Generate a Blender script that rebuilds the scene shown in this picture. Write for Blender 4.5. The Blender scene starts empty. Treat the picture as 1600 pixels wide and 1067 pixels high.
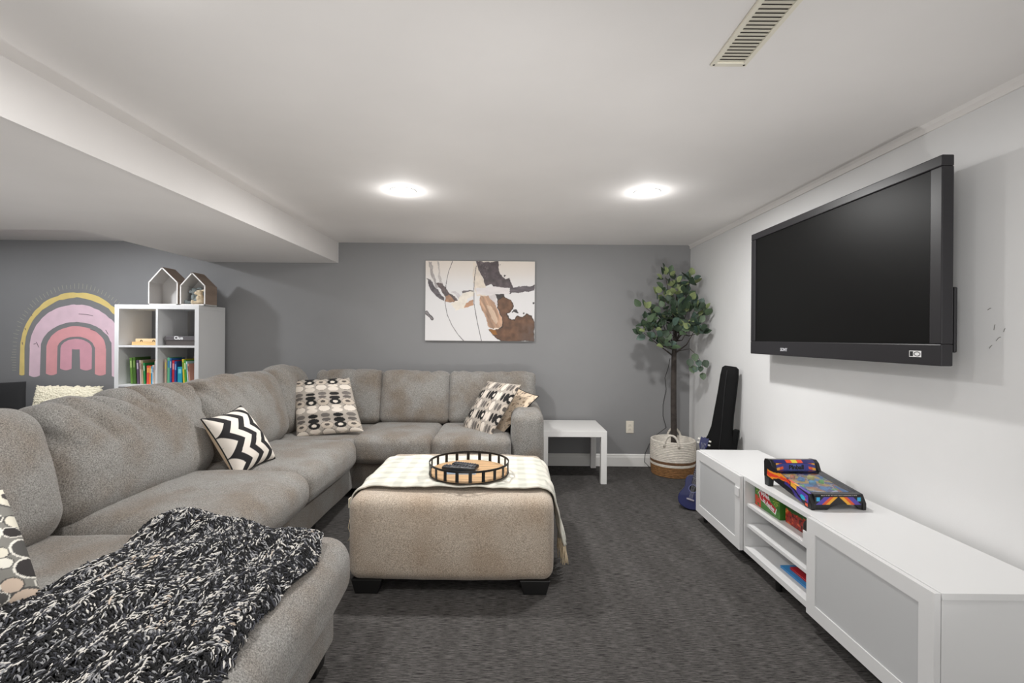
import bpy, bmesh, math, random
import numpy as np
from mathutils import Matrix, Vector
random.seed(7); RNG = np.random.default_rng(7)
S = bpy.context.scene
COL = S.collection
R = math.radians

# ------------------------------------------------------------------ camera
FPX, VX, VY, ROLL = 745.0, 796.0, 527.0, R(0.45)
CAMZ = 1.24
cam_d = bpy.data.cameras.new('camera')
cam_d.sensor_fit = 'HORIZONTAL'; cam_d.sensor_width = 36.0
cam_d.lens = FPX / 1600 * 36.0
cam_d.shift_x = 4.0 / 1600; cam_d.shift_y = -6.5 / 1600
cam_d.clip_start = 0.02
cam = bpy.data.objects.new('camera', cam_d); COL.objects.link(cam)
cam.location = (0, 0, CAMZ); cam.rotation_euler = (R(90), -ROLL, 0)
S.camera = cam

# ------------------------------------------------------------------ world, exposure
w = bpy.data.worlds.new('world'); S.world = w; w.use_nodes = True
bg = w.node_tree.nodes['Background']
bg.inputs[0].default_value = (1.0, 0.985, 0.96, 1); bg.inputs[1].default_value = 1.05
S.view_settings.view_transform = 'Standard'; S.view_settings.look = 'None'
S.view_settings.gamma = 1.0; S.view_settings.use_curve_mapping = False
S.view_settings.exposure = 0.2
LAMP_W = 19.0          # each ceiling downlight
FILL_W = 100.0           # each added fill uplighter aimed up the room
# ------------------------------------------------------------------ helpers
def P(px, py, Y):
    """photo pixel at depth Y -> room point"""
    dx, dy = px - VX, VY - py
    c, s = math.cos(ROLL), math.sin(ROLL)
    return Vector(((dx*c - dy*s)/FPX*Y, Y, CAMZ + (dx*s + dy*c)/FPX*Y))
def lin(c):
    c = np.asarray(c, float)/255.0
    return np.where(c <= 0.04045, c/12.92, ((c+0.055)/1.055)**2.4)
def rgba(c): return tuple(float(x) for x in lin(c)) + (1.0,)
_perm = RNG.random(4096)
def vnoise(p):
    """value noise, p (n,3) -> [-1,1]"""
    p = np.asarray(p, float); i = np.floor(p).astype(int); f = p - i; f = f*f*(3-2*f)
    def h(a, b, c): return _perm[(a*73 + b*179 + c*283 + (a*b)*7 + (b*c)*13) & 4095]
    x, y, z = i[:, 0], i[:, 1], i[:, 2]; out = 0
    for dx in (0, 1):
        for dy in (0, 1):
            for dz in (0, 1):
                wgt = (f[:, 0] if dx else 1-f[:, 0])*(f[:, 1] if dy else 1-f[:, 1])*(f[:, 2] if dz else 1-f[:, 2])
                out = out + wgt*h(x+dx, y+dy, z+dz)
    return out*2-1
def fbm(p, o=3):
    s = 0; a = 1.0
    for k in range(o): s = s + a*vnoise(np.asarray(p)*(2**k)+17.3*k); a *= .5
    return s/1.75
def sstep(a, b, x):
    t = np.clip((x-a)/(b-a), 0, 1); return t*t*(3-2*t)

# ---- materials
MATS = {}
def nodes_of(name):
    m = bpy.data.materials.new(name); m.use_nodes = True
    nt = m.node_tree; return m, nt, nt.nodes['Principled BSDF']
def M(name, col, rough=.5, var=0.0, vs=8.0, bump=0.0, bs=200.0, metal=0.0, emit=None, es=0.0, trans=0.0, spec=None, coat=0.0, stretch=None):
    if name in MATS: return MATS[name]
    m, nt, b = nodes_of(name); N = nt.nodes; L = nt.links
    b.inputs['Roughness'].default_value = rough; b.inputs['Metallic'].default_value = metal
    b.inputs['Base Color'].default_value = rgba(col)
    if spec is not None: b.inputs['Specular IOR Level'].default_value = spec
    if trans: b.inputs['Transmission Weight'].default_value = trans
    if coat: b.inputs['Coat Weight'].default_value = coat
    if emit is not None:
        b.inputs['Emission Color'].default_value = rgba(emit); b.inputs['Emission Strength'].default_value = es
    if var or bump:
        tc = N.new('ShaderNodeTexCoord'); mp = N.new('ShaderNodeMapping'); L.new(tc.outputs['Object'], mp.inputs[0])
        if stretch: mp.inputs['Scale'].default_value = stretch
    if var:
        n = N.new('ShaderNodeTexNoise'); n.inputs['Scale'].default_value = vs; n.inputs['Detail'].default_value = 5
        L.new(mp.outputs[0], n.inputs['Vector'])
        r = N.new('ShaderNodeValToRGB'); c = np.array(col, float)
        r.color_ramp.elements[0].position = .3; r.color_ramp.elements[1].position = .7
        r.color_ramp.elements[0].color = rgba(np.clip(c*(1-var), 0, 255)); r.color_ramp.elements[1].color = rgba(np.clip(c*(1+var), 0, 255))
        L.new(n.outputs['Fac'], r.inputs[0]); L.new(r.outputs[0], b.inputs['Base Color'])
    if bump:
        n2 = N.new('ShaderNodeTexNoise'); n2.inputs['Scale'].default_value = bs; n2.inputs['Detail'].default_value = 3
        L.new(mp.outputs[0], n2.inputs['Vector'])
        bp = N.new('ShaderNodeBump'); bp.inputs['Strength'].default_value = bump; bp.inputs['Distance'].default_value = .003
        L.new(n2.outputs['Fac'], bp.inputs['Height']); L.new(bp.outputs[0], b.inputs['Normal'])
    MATS[name] = m; return m
def art(name, rough=.6, bump=0.0, bs=500.0, coat=0.0):
    """flat print: colour read from the mesh's own colour attribute"""
    if name in MATS: return MATS[name]
    m, nt, b = nodes_of(name); N = nt.nodes; L = nt.links
    a = N.new('ShaderNodeAttribute'); a.attribute_name = 'Col'
    L.new(a.outputs['Color'], b.inputs['Base Color']); b.inputs['Roughness'].default_value = rough
    if coat: b.inputs['Coat Weight'].default_value = coat
    if bump:
        tc = N.new('ShaderNodeTexCoord'); n2 = N.new('ShaderNodeTexNoise'); n2.inputs['Scale'].default_value = bs
        L.new(tc.outputs['Object'], n2.inputs['Vector'])
        bp = N.new('ShaderNodeBump'); bp.inputs['Strength'].default_value = bump; bp.inputs['Distance'].default_value = .002
        L.new(n2.outputs['Fac'], bp.inputs['Height']); L.new(bp.outputs[0], b.inputs['Normal'])
    MATS[name] = m; return m
def tweed(name, dark, light, warm):
    m, nt, b = nodes_of(name); N = nt.nodes; L = nt.links
    tc = N.new('ShaderNodeTexCoord')
    n1 = N.new('ShaderNodeTexNoise'); n1.inputs['Scale'].default_value = 230; n1.inputs['Detail'].default_value = 4; n1.inputs['Roughness'].default_value = .75
    n2 = N.new('ShaderNodeTexNoise'); n2.inputs['Scale'].default_value = 4.5; n2.inputs['Detail'].default_value = 5
    for n in (n1, n2): L.new(tc.outputs['Object'], n.inputs['Vector'])
    r = N.new('ShaderNodeValToRGB'); r.color_ramp.elements[0].position = .36; r.color_ramp.elements[1].position = .66
    r.color_ramp.elements[0].color = rgba(dark); r.color_ramp.elements[1].color = rgba(light)
    L.new(n1.outputs['Fac'], r.inputs[0])
    mx = N.new('ShaderNodeMix'); mx.data_type = 'RGBA'; mx.blend_type = 'MULTIPLY'
    r2 = N.new('ShaderNodeValToRGB'); r2.color_ramp.elements[0].position = .40; r2.color_ramp.elements[1].position = .66
    r2.color_ramp.elements[0].color = (1, 1, 1, 1); r2.color_ramp.elements[1].color = rgba(warm)
    L.new(n2.outputs['Fac'], r2.inputs[0])
    mx.inputs[0].default_value = 1.0
    L.new(r.outputs[0], mx.inputs[6]); L.new(r2.outputs[0], mx.inputs[7]); L.new(mx.outputs[2], b.inputs['Base Color'])
    b.inputs['Roughness'].default_value = .92; b.inputs['Specular IOR Level'].default_value = .2
    b.inputs['Sheen Weight'].default_value = .25; b.inputs['Sheen Roughness'].default_value = .5
    bp = N.new('ShaderNodeBump'); bp.inputs['Strength'].default_value = .55; bp.inputs['Distance'].default_value = .004
    L.new(n1.outputs['Fac'], bp.inputs['Height']); L.new(bp.outputs[0], b.inputs['Normal'])
    MATS[name] = m; return m

# ---- objects
W = {}
def link(o, parent=None, local=False):
    COL.objects.link(o)
    if parent is not None:
        o.parent = parent
        o.matrix_parent_inverse = Matrix() if local else W[parent].inverted()
        W[o] = (W[parent] if local else Matrix())
    else: W[o] = Matrix()
    return o
def tag(o, label=None, cat=None, group=None, kind=None):
    if label: o['label'] = label
    if cat: o['category'] = cat
    if group: o['group'] = group
    if kind: o['kind'] = kind
    return o
def thing(name, label, cat, loc=(0, 0, 0), rotz=0.0, group=None, mat=None):
    o = bpy.data.objects.new(name, None); o.empty_display_size = .1
    COL.objects.link(o)
    mw = mat if mat is not None else Matrix.Translation(loc) @ Matrix.Rotation(rotz, 4, 'Z')
    o.matrix_world = mw; W[o] = mw.copy()
    return tag(o, label, cat, group)
def mesh(name, V, F, smooth=False, col=None):
    me = bpy.data.meshes.new(name)
    me.from_pydata([tuple(v) for v in np.asarray(V, float)], [], [tuple(int(i) for i in f) for f in F])
    if smooth: me.polygons.foreach_set('use_smooth', [True]*len(me.polygons))
    if col is not None:
        a = me.color_attributes.new('Col', 'FLOAT_COLOR', 'POINT')
        c = np.ones((len(V), 4)); c[:, :3] = lin(np.clip(col, 0, 255)); a.data.foreach_set('color', c.ravel())
    me.update(); return me
def put(name, me, mat, parent=None, local=False, bevel=0.0, seg=2, auto=None):
    o = bpy.data.objects.new(name, me)
    if mat is not None and not me.materials: me.materials.append(mat)
    link(o, parent, local)
    if bevel:
        md = o.modifiers.new('bevel', 'BEVEL'); md.width = bevel; md.segments = seg; md.limit_method = 'ANGLE'; md.angle_limit = R(40)
    return o
class MB:
    def __init__(s): s.v = []; s.f = []
    def add(s, V, F):
        b = len(s.v); s.v += [tuple(map(float, v)) for v in V]; s.f += [tuple(int(i)+b for i in f) for f in F]; return s
    def box(s, x0, x1, y0, y1, z0, z1):
        return s.add([(x0, y0, z0), (x1, y0, z0), (x1, y1, z0), (x0, y1, z0), (x0, y0, z1), (x1, y0, z1), (x1, y1, z1), (x0, y1, z1)],
                     [(3, 2, 1, 0), (4, 5, 6, 7), (0, 1, 5, 4), (1, 2, 6, 5), (2, 3, 7, 6), (3, 0, 4, 7)])
    def mesh(s, name, smooth=False, col=None): return mesh(name, s.v, s.f, smooth, col)
    def put(s, name, mat, parent=None, smooth=False, local=False, bevel=0.0, seg=2): return put(name, s.mesh(name, smooth), mat, parent, local, bevel, seg)
def box(name, mat, parent, x0, x1, y0, y1, z0, z1, bevel=0.0, local=False, seg=2):
    return MB().box(x0, x1, y0, y1, z0, z1).put(name, mat, parent, local=local, bevel=bevel, seg=seg)
def tube(pts, rad, n=8, closed=False, caps=True):
    pts = [Vector(p) for p in pts]; m = len(pts)
    rad = [rad]*m if np.isscalar(rad) else rad
    V = []; F = []; prev = None
    for i, p in enumerate(pts):
        if closed: t = pts[(i+1) % m]-pts[i-1]
        else: t = pts[min(i+1, m-1)]-pts[max(i-1, 0)]
        t.normalize()
        if prev is None:
            a = Vector((0, 0, 1)) if abs(t.z) < .9 else Vector((1, 0, 0)); u = t.cross(a).normalized()
        else:
            u = prev-t*prev.dot(t)
            u = u.normalized() if u.length > 1e-6 else t.orthogonal().normalized()
        prev = u; v = t.cross(u)
        for k in range(n):
            a = 2*math.pi*k/n; V.append(p+rad[i]*(math.cos(a)*u+math.sin(a)*v))
    for i in range(m if closed else m-1):
        j = (i+1) % m
        for k in range(n):
            l = (k+1) % n; F.append((i*n+k, i*n+l, j*n+l, j*n+k))
    if caps and not closed:
        F.append(tuple(range(n-1, -1, -1))); F.append(tuple((m-1)*n+k for k in range(n)))
    return V, F
def lathe(prof, n=32, cx=0, cy=0, sx=1.0, sy=1.0):
    V = []; F = []
    for r, z in prof:
        for k in range(n):
            a = 2*math.pi*k/n; V.append((cx+sx*r*math.cos(a), cy+sy*r*math.sin(a), z))
    for i in range(len(prof)-1):
        for k in range(n):
            l = (k+1) % n; F.append((i*n+k, i*n+l, (i+1)*n+l, (i+1)*n+k))
    return V, F
def prism(poly, d0, d1, axis='y'):
    """2-D outline extruded along an axis: y -> (x,z), x -> (y,z), z -> (x,y)"""
    n = len(poly)
    def q(a, b, d): return {'y': (a, d, b), 'x': (d, a, b), 'z': (a, b, d)}[axis]
    V = [q(a, b, d0) for a, b in poly]+[q(a, b, d1) for a, b in poly]
    F = [tuple(range(n)), tuple(range(2*n-1, n-1, -1))]+[(i+n, (i+1) % n+n, (i+1) % n, i) for i in range(n)]
    return V, F
def fixn(me):
    bm = bmesh.new(); bm.from_mesh(me); bmesh.ops.recalc_face_normals(bm, faces=bm.faces); bm.to_mesh(me); bm.free(); return me
def vnormals(V, F):
    V = np.asarray(V); N = np.zeros_like(V)
    q = np.array([f for f in F if len(f) == 4])
    fn = np.cross(V[q[:, 2]]-V[q[:, 0]], V[q[:, 3]]-V[q[:, 1]])
    for k in range(4): np.add.at(N, q[:, k], fn)
    return N/np.maximum(np.linalg.norm(N, axis=1), 1e-9)[:, None]
def rbox(sx, sy, sz, r, step=.035, bulge=(0, 0, 0), disp=None, arcs=4, power=1.0):
    """soft rounded block centred at 0; bulge = outward swell of the x, y, z faces; disp(V) = offset along the normal"""
    h = np.array([sx, sy, sz])/2
    def axis(hh):
        i = hh-r; th = np.tan(np.linspace(0, math.pi/4, arcs+1))*r
        mid = np.linspace(-i, i, max(2, int(round(2*i/step))+1))
        return np.concatenate([-(i+th[::-1])[:-1], mid, (i+th)[1:]])
    A = [axis(x) for x in h]; n = [len(a) for a in A]
    idx = {}; V = []
    def vid(i, j, k):
        key = (i, j, k)
        if key not in idx: idx[key] = len(V); V.append((A[0][i], A[1][j], A[2][k]))
        return idx[key]
    F = []
    for i in range(n[0]-1):
        for j in range(n[1]-1):
            F.append((vid(i, j, 0), vid(i, j+1, 0), vid(i+1, j+1, 0), vid(i+1, j, 0)))
            k = n[2]-1; F.append((vid(i, j, k), vid(i+1, j, k), vid(i+1, j+1, k), vid(i, j+1, k)))
    for i in range(n[0]-1):
        for k in range(n[2]-1):
            F.append((vid(i, 0, k), vid(i+1, 0, k), vid(i+1, 0, k+1), vid(i, 0, k+1)))
            j = n[1]-1; F.append((vid(i, j, k), vid(i, j, k+1), vid(i+1, j, k+1), vid(i+1, j, k)))
    for j in range(n[1]-1):
        for k in range(n[2]-1):
            F.append((vid(0, j, k), vid(0, j, k+1), vid(0, j+1, k+1), vid(0, j+1, k)))
            i = n[0]-1; F.append((vid(i, j, k), vid(i, j+1, k), vid(i, j+1, k+1), vid(i, j, k+1)))
    V = np.array(V); inner = np.clip(V, -(h-r), h-r); d = V-inner
    L = np.maximum(np.linalg.norm(d, axis=1), 1e-9)[:, None]; V = inner+d/L*r
    u = np.clip(V/h, -1, 1)
    for a in range(3):
        if bulge[a]:
            o = [b for b in range(3) if b != a]
            g = ((1-u[:, o[0]]**2)*(1-u[:, o[1]]**2))**.6
            V[:, a] += bulge[a]*g*u[:, a]
    if disp is not None:
        V = V+vnormals(V, F)*disp(V)[:, None]
    return V, F
def xform(V, m):
    V = np.asarray(V, float); A = np.array(m)
    return V@A[:3, :3].T+A[:3, 3]
def grid(c00, c10, c11, c01, nx, ny):
    u, v = np.meshgrid(np.linspace(0, 1, nx), np.linspace(0, 1, ny)); u = u.ravel()[:, None]; v = v.ravel()[:, None]
    c00, c10, c11, c01 = [np.array(c, float) for c in (c00, c10, c11, c01)]
    V = (1-u)*(1-v)*c00+u*(1-v)*c10+u*v*c11+(1-u)*v*c01
    F = [(j*nx+i, j*nx+i+1, (j+1)*nx+i+1, (j+1)*nx+i) for j in range(ny-1) for i in range(nx-1)]
    return V, F, u[:, 0], v[:, 0]
def panel(name, mat, parent, c00, c10, c11, c01, nx, ny, fn, local=False):
    """printed face: corners bottom-left, bottom-right, top-right, top-left; fn(u,v) -> colours, v upward"""
    V, F, u, v = grid(c00, c10, c11, c01, nx, ny)
    return put(name, mesh(name, V, F, False, fn(u, v)), mat, parent, local)
def inpoly(x, y, poly):
    ins = np.zeros(len(x), bool); n = len(poly); j = n-1
    for i in range(n):
        xi, yi = poly[i]; xj, yj = poly[j]
        c = ((yi > y) != (yj > y)) & (x < (xj-xi)*(y-yi)/((yj-yi) or 1e-9)+xi); ins ^= c; j = i
    return ins
def polydist(x, y, pts):
    d = np.full(len(x), 1e9)
    for (ax, ay), (bx, by) in zip(pts[:-1], pts[1:]):
        L2 = (bx-ax)**2+(by-ay)**2+1e-12; t = np.clip(((x-ax)*(bx-ax)+(y-ay)*(by-ay))/L2, 0, 1)
        d = np.minimum(d, np.hypot(x-ax-t*(bx-ax), y-ay-t*(by-ay)))
    return d
def text(name, s, mat, parent, size, mtx, ext=.0006, shear=0.0, bold=0.0, align='CENTER'):
    cu = bpy.data.curves.new('t', 'FONT'); cu.body = s; cu.size = size; cu.extrude = ext; cu.shear = shear; cu.offset = bold
    cu.align_x = align; cu.align_y = 'CENTER'; cu.resolution_u = 3
    o = bpy.data.objects.new('t', cu); COL.objects.link(o)
    me = bpy.data.meshes.new_from_object(o.evaluated_get(bpy.context.evaluated_depsgraph_get()))
    bpy.data.objects.remove(o); bpy.data.curves.remove(cu)
    me.name = name; me.materials.clear(); me.transform(mtx)
    return put(name, me, mat, parent)
def basis(o, x, y, z):
    m = Matrix.Identity(4)
    for i, a in enumerate((x, y, z)):
        for k in range(3): m[k][i] = a[k]
    for k in range(3): m[k][3] = o[k]
    return m
def fixed(c): return lambda u, v: np.tile(np.array(c, float), (len(u), 1))

# ------------------------------------------------------------------ the room
YB, XR, ZC = 4.63, 1.752, 2.147
XS, ZS, XS2, YS2 = -1.665, 1.948, -2.93, 3.25
XL, YF = -5.7, -0.5
def plaster(name, col, rough=.75):
    return M(name, col, rough, var=.018, vs=1.3, bump=.06, bs=160)
m_ceil = plaster('ceiling_paint', (234, 231, 229), .8)
m_white = plaster('white_wall_paint', (224, 224, 224), .6)
m_grey = plaster('grey_wall_paint', (138, 138, 139), .6)
m_trim = M('white_trim_paint', (232, 231, 228), .4)
def carpet():
    m, nt, b = nodes_of('carpet'); N = nt.nodes; L = nt.links
    tc = N.new('ShaderNodeTexCoord')
    def noise(sc, scale, det=3, rough=.6):
        mp = N.new('ShaderNodeMapping'); mp.inputs['Scale'].default_value = scale; L.new(tc.outputs['Object'], mp.inputs[0])
        n = N.new('ShaderNodeTexNoise'); n.inputs['Scale'].default_value = sc; n.inputs['Detail'].default_value = det; n.inputs['Roughness'].default_value = rough
        L.new(mp.outputs[0], n.inputs['Vector']); return n
    a = noise(1, (20, 390, 1), 3, .75); c = noise(1, (7.0, 1.1, 1), 5, .65); d = noise(300, (1, 1, 1), 2)
    r = N.new('ShaderNodeValToRGB'); e = r.color_ramp.elements
    e[0].position = .37; e[0].color = rgba((35, 34, 34)); e[1].position = .63; e[1].color = rgba((118, 115, 113))
    L.new(a.outputs['Fac'], r.inputs[0])
    r2 = N.new('ShaderNodeValToRGB'); r2.color_ramp.elements[0].position = .4; r2.color_ramp.elements[1].position = .72
    r2.color_ramp.elements[0].color = (.74, .735, .73, 1); r2.color_ramp.elements[1].color = (1, 1, 1, 1); L.new(c.outputs['Fac'], r2.inputs[0])
    mx = N.new('ShaderNodeMix'); mx.data_type = 'RGBA'; mx.blend_type = 'MULTIPLY'; mx.inputs[0].default_value = 1
    L.new(r.outputs[0], mx.inputs[6]); L.new(r2.outputs[0], mx.inputs[7]); L.new(mx.outputs[2], b.inputs['Base Color'])
    b.inputs['Roughness'].default_value = .95; b.inputs['Specular IOR Level'].default_value = .1
    ad = N.new('ShaderNodeMath'); ad.operation = 'ADD'; L.new(a.outputs['Fac'], ad.inputs[0]); L.new(d.outputs['Fac'], ad.inputs[1])
    bp = N.new('ShaderNodeBump'); bp.inputs['Strength'].default_value = .5; bp.inputs['Distance'].default_value = .006
    L.new(ad.outputs[0], bp.inputs['Height']); L.new(bp.outputs[0], b.inputs['Normal']); return m
def struct(name, mb, mat, parent=None, **k):
    o = mb.put(name, mat, parent, **k)
    if parent is None: o['kind'] = 'structure'
    return o
struct('floor', MB().box(XL-.1, XR+.1, YF, YB+.1, -.08, 0), carpet())
struct('ceiling', MB().box(XL-.1, XR+.1, YF, YB+.1, ZC, ZC+.1), m_ceil)
struct('wall_back', MB().box(XL-.1, XR+.1, YB, YB+.1, 0, ZC), m_grey)
struct('wall_right', MB().box(XR, XR+.1, YF, YB, 0, ZC), m_white)
struct('wall_left', MB().box(XL-.1, XL, YF, YB, 0, ZC), m_grey)
# dropped bulkhead, L-shaped in plan
bk = MB()
pl = [(XS, YF), (XS, YB), (XS2, YB), (XS2, YS2), (XL, YS2), (XL, YF)]
bk.add(*prism([(x, y) for x, y in pl], ZS, ZC, 'z'))
o = struct('ceiling_bulkhead', bk, m_ceil); fixn(o.data)
# baseboards with a stepped profile
def base_prof(): return [(0, 0), (.016, 0), (.016, .085), (.011, .1), (.011, .108), (.005, .118), (0, .118)]
V, F = prism([(YB-a, b) for a, b in base_prof()], XL, XR-.016, 'x'); o = struct('baseboard_back', MB().add(V, F), m_trim); fixn(o.data)
V, F = prism([(XR-a, b) for a, b in base_prof()], YF, YB, 'y'); o = struct('baseboard_right', MB().add(V, F), m_trim); fixn(o.data)
# slim bead where the white wall meets the ceiling, caulk bead down the corner
V, F = prism([(XR, ZC), (XR, ZC-.035), (XR-.008, ZC-.035), (XR-.01, ZC-.012), (XR-.02, ZC)], YF, YB, 'y'); o = struct('trim_1', MB().add(V, F), m_ceil); fixn(o.data)

# scuffs left on the white wall beside the television
m_scuff = M('scuff', (120, 118, 116), .8)
for y, z, dy, dz in ((1.735, 1.36, .012, .006), (1.72, 1.30, .004, .02), (1.70, 1.255, .016, .014), (1.73, 1.225, .010, .012), (1.685, 1.285, .005, .012)):
    V, F = tube([(XR-.0006, y, z), (XR-.0006, y+dy*.5, z-dz*.3), (XR-.0006, y+dy, z-dz)], .0011, 5); put('scuff_mark', mesh('scuff_mark', V, F), m_scuff, bpy.data.objects['wall_right'])

# ------------------------------------------------------------------ downlights
m_lens = M('lit_lens', (255, 255, 255), .4, emit=(255, 250, 244), es=9.0)
def downlight(x, y, z, label, power, colr=(1.0, .99, .972), group=None):
    t = thing('recessed_light', label, 'ceiling light', (x, y, z), group=group)
    V, F = lathe([(.062, z), (.082, z), (.082, z-.002), (.078, z-.0035), (.066, z-.0035), (.062, z-.002)], 36, x, y)
    put('trim_ring', mesh('trim_ring', V, F, True), m_trim, t)
    V, F = lathe([(.064, z-.002), (.058, z-.012), (.04, z-.017), (.001, z-.018)], 36, x, y)
    put('lens', mesh('lens', V, F, True), m_lens, t)
    ld = bpy.data.lights.new('lamp', 'AREA'); ld.shape = 'DISK'; ld.size = .12; ld.energy = power; ld.color = colr
    lo = bpy.data.objects.new('lamp', ld); link(lo, t); lo.location = (x, y, z-.024)
    ld = bpy.data.lights.new('lens_glow', 'POINT'); ld.shadow_soft_size = .04; ld.energy = power*.09; ld.color = colr
    lo = bpy.data.objects.new('lens_glow', ld); link(lo, t); lo.location = (x, y, z-.065)
    return t
p1 = P(630, 298, 1); p2 = P(1011, 300, 1)
def on_ceil(p): k = (ZC-CAMZ)/(p.z-CAMZ); return (p.x*k, k)
for p, l in ((p1, 'lit recessed ceiling light above the ottoman, nearer the bulkhead'), (p2, 'lit recessed ceiling light nearer the wall-mounted television')):
    x, y = on_ceil(p); downlight(x, y, ZC, l, LAMP_W, group='ceiling downlights')
for x, y, s_, k_ in ((-.98, 1.06, 'left', .62), (.80, 1.0, 'right', .16)):  # the right-hand one is unseen, added for more light
    downlight(x, y, ZC, 'recessed ceiling light over the near end of the room, %s of the viewpoint' % s_, LAMP_W*k_, group='ceiling downlights')
downlight(-3.56, 3.55, ZC, 'recessed ceiling light in the raised play-corner ceiling', 17.0, (.93, .96, 1.0), 'play corner downlights')
downlight(-4.9, 3.75, ZC, 'recessed ceiling light in the raised play-corner ceiling, far left', 5.0, (.93, .96, 1.0), 'play corner downlights')

# unseen floor uplighters, added as fill light for the ceiling and bulkhead
def add_fill(x, y, label, power, tilt=(0, 0), cone=165):
    t = thing('floor_uplight', label, 'lamp', (x, y, 0), group='floor uplighters')
    m = M('uplight_black', (20, 20, 21), .5)
    put('can', mesh('can', *lathe([(.001, .0005), (.075, .0005), (.075, .012), (.055, .02), (.06, .17), (.055, .17), (.05, .06), (.001, .06)], 24, x, y), True), m, t)
    put('bulb', mesh('bulb', *lathe([(.001, .061), (.03, .061), (.045, .1), (.04, .13), (.001, .14)], 20, x, y), True), m_lens, t)
    ld = bpy.data.lights.new('bulb_light', 'SPOT'); ld.energy = power; ld.spot_size = R(cone); ld.spot_blend = 1.0; ld.shadow_soft_size = .05; ld.color = (1.0, .982, .962)
    lo = bpy.data.objects.new('bulb_light', ld); link(lo, t); lo.location = (x, y, .2); lo.rotation_euler = (math.pi+R(tilt[0]), R(tilt[1]), 0)
add_fill(-2.42, 2.3, 'black floor uplighter on the carpet behind the sofa', 24.0)
add_fill(1.35, -.3, 'black floor uplighter by the white wall behind the viewpoint', 75.0, (-22, -55), 64)
add_fill(-.35, -.3, 'black floor uplighter aimed up the room from behind the viewpoint', FILL_W, (-60, 0), 62)
add_fill(.75, -.3, 'second black floor uplighter aimed up the room behind the viewpoint', FILL_W, (-60, 0), 62)

# ------------------------------------------------------------------ sectional sofa
m_sofa = tweed('grey_tweed', (96, 94, 91), (178, 175, 170), (228, 215, 203))
m_leg = M('black_leg', (16, 15, 15), .45)
m_seam = M('seam_cord', (92, 86, 80), .9)
sofa = thing('sectional_sofa', 'large grey tweed corner sectional sofa with chaise end beside the rug-covered ottoman', 'sofa', (-1.6, 2.8, 0))
sofa['label'] = 'large U-shaped grey tweed sectional sofa lining the grey back wall'
def soft(name, ctr, size, r, rotz=0.0, lean=0.0, bulge=(0, 0, 0), disp=None, parent=None, step=.03, mat=None, post=None):
    V, F = rbox(*size, r, step, bulge, disp)
    if post is not None: V = post(V)
    m = Matrix.Translation(ctr) @ Matrix.Rotation(rotz, 4, 'Z') @ Matrix.Rotation(-lean, 4, 'X')
    V = xform(V, m)
    return put(name, mesh(name, V, F, True), mat or m_sofa, parent or sofa)
def sag(seed, amp=.006, sc=5.0):
    return lambda V: amp*fbm(V*sc+seed, 3)
def pleats(seed, hz, amp=.016, n=11.0, slant=.35):
    """gathers running down from the top edge of a back cushion"""
    def f(V):
        up = sstep(-.15*hz, .95*hz, V[:, 2])
        q = np.stack([V[:, 0]*n+V[:, 2]*n*slant+seed, V[:, 2]*2.0+seed, V[:, 1]*1.0], 1)
        r = 1-np.abs(vnoise(q)); r2 = 1-np.abs(vnoise(q*1.9+5))
        return .008*fbm(V*4.5+seed, 3)-amp*up*np.maximum(0, r-.72)/.28-.5*amp*up*np.maximum(0, r2-.75)/.25
    return f
# bases
soft('base', (-1.62, 2.80, .185), (.84, 1.98, .25), .02, parent=sofa, disp=sag(3, .003), step=.08)
soft('base', (-.93, 4.10, .185), (1.98, .86, .25), .02, disp=sag(5, .003), step=.08)
soft('chaise_base', (-1.335, 1.39, .175), (1.35, .90, .23), .035, disp=sag(9, .005, 4), step=.05)
# back frames
soft('back_frame', (-2.10, 2.72, .43), (.14, 3.70, .72), .05, step=.08)
soft('back_frame', (-.90, 4.52, .43), (2.30, .15, .72), .05, step=.08)
# seat cushions of the long side
def lip(k):
    """front edge rolls over and down"""
    def f(V):
        return V
    return f
soft('seat_cushion', (-1.50, 3.105, .373), (.87, .76, .205), .07, rotz=R(90), bulge=(.006, .02, .018), disp=sag(11))
soft('seat_cushion', (-1.495, 2.265, .386), (.80, .79, .215), .09, rotz=R(90), bulge=(.010, .03, .030), disp=sag(12))
soft('chaise_cushion', (-1.205, 1.385, .362), (1.21, .955, .235), .085, bulge=(.02, .02, .012), disp=sag(13))
# corner seat and seats along the back wall
soft('corner_seat', (-1.55, 3.98, .365), (.80, .86, .19), .06, disp=sag(14))
soft('seat_cushion', (-.885, 3.92, .375), (.606, .66, .205), .05, bulge=(.004, .02, .018), disp=sag(15))
soft('seat_cushion', (-.285, 3.92, .375), (.606, .66, .205), .05, bulge=(.004, .02, .018), disp=sag(16))
# back cushions of the long side (front faces +X)
soft('back_cushion', (-1.855, 1.395, .70), (.93, .25, .50), .10, rotz=R(90), lean=R(15), bulge=(.01, .05, .03), disp=pleats(21, .25, .018, 9.0), step=.015)
soft('back_cushion', (-1.855, 2.325, .70), (.935, .25, .51), .10, rotz=R(90), lean=R(15), bulge=(.012, .055, .03), disp=pleats(22, .25, .040, 7.0, .6), step=.015)
soft('back_cushion', (-1.855, 3.25, .70), (.915, .25, .51), .10, rotz=R(90), lean=R(15), bulge=(.012, .055, .03), disp=pleats(23, .25, .034, 7.0, .4), step=.015)
soft('back_cushion', (-1.86, 3.965, .715), (.52, .24, .52), .10, rotz=R(90), lean=R(12), bulge=(.01, .04, .025), disp=pleats(24, .25, .018), step=.015)
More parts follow.
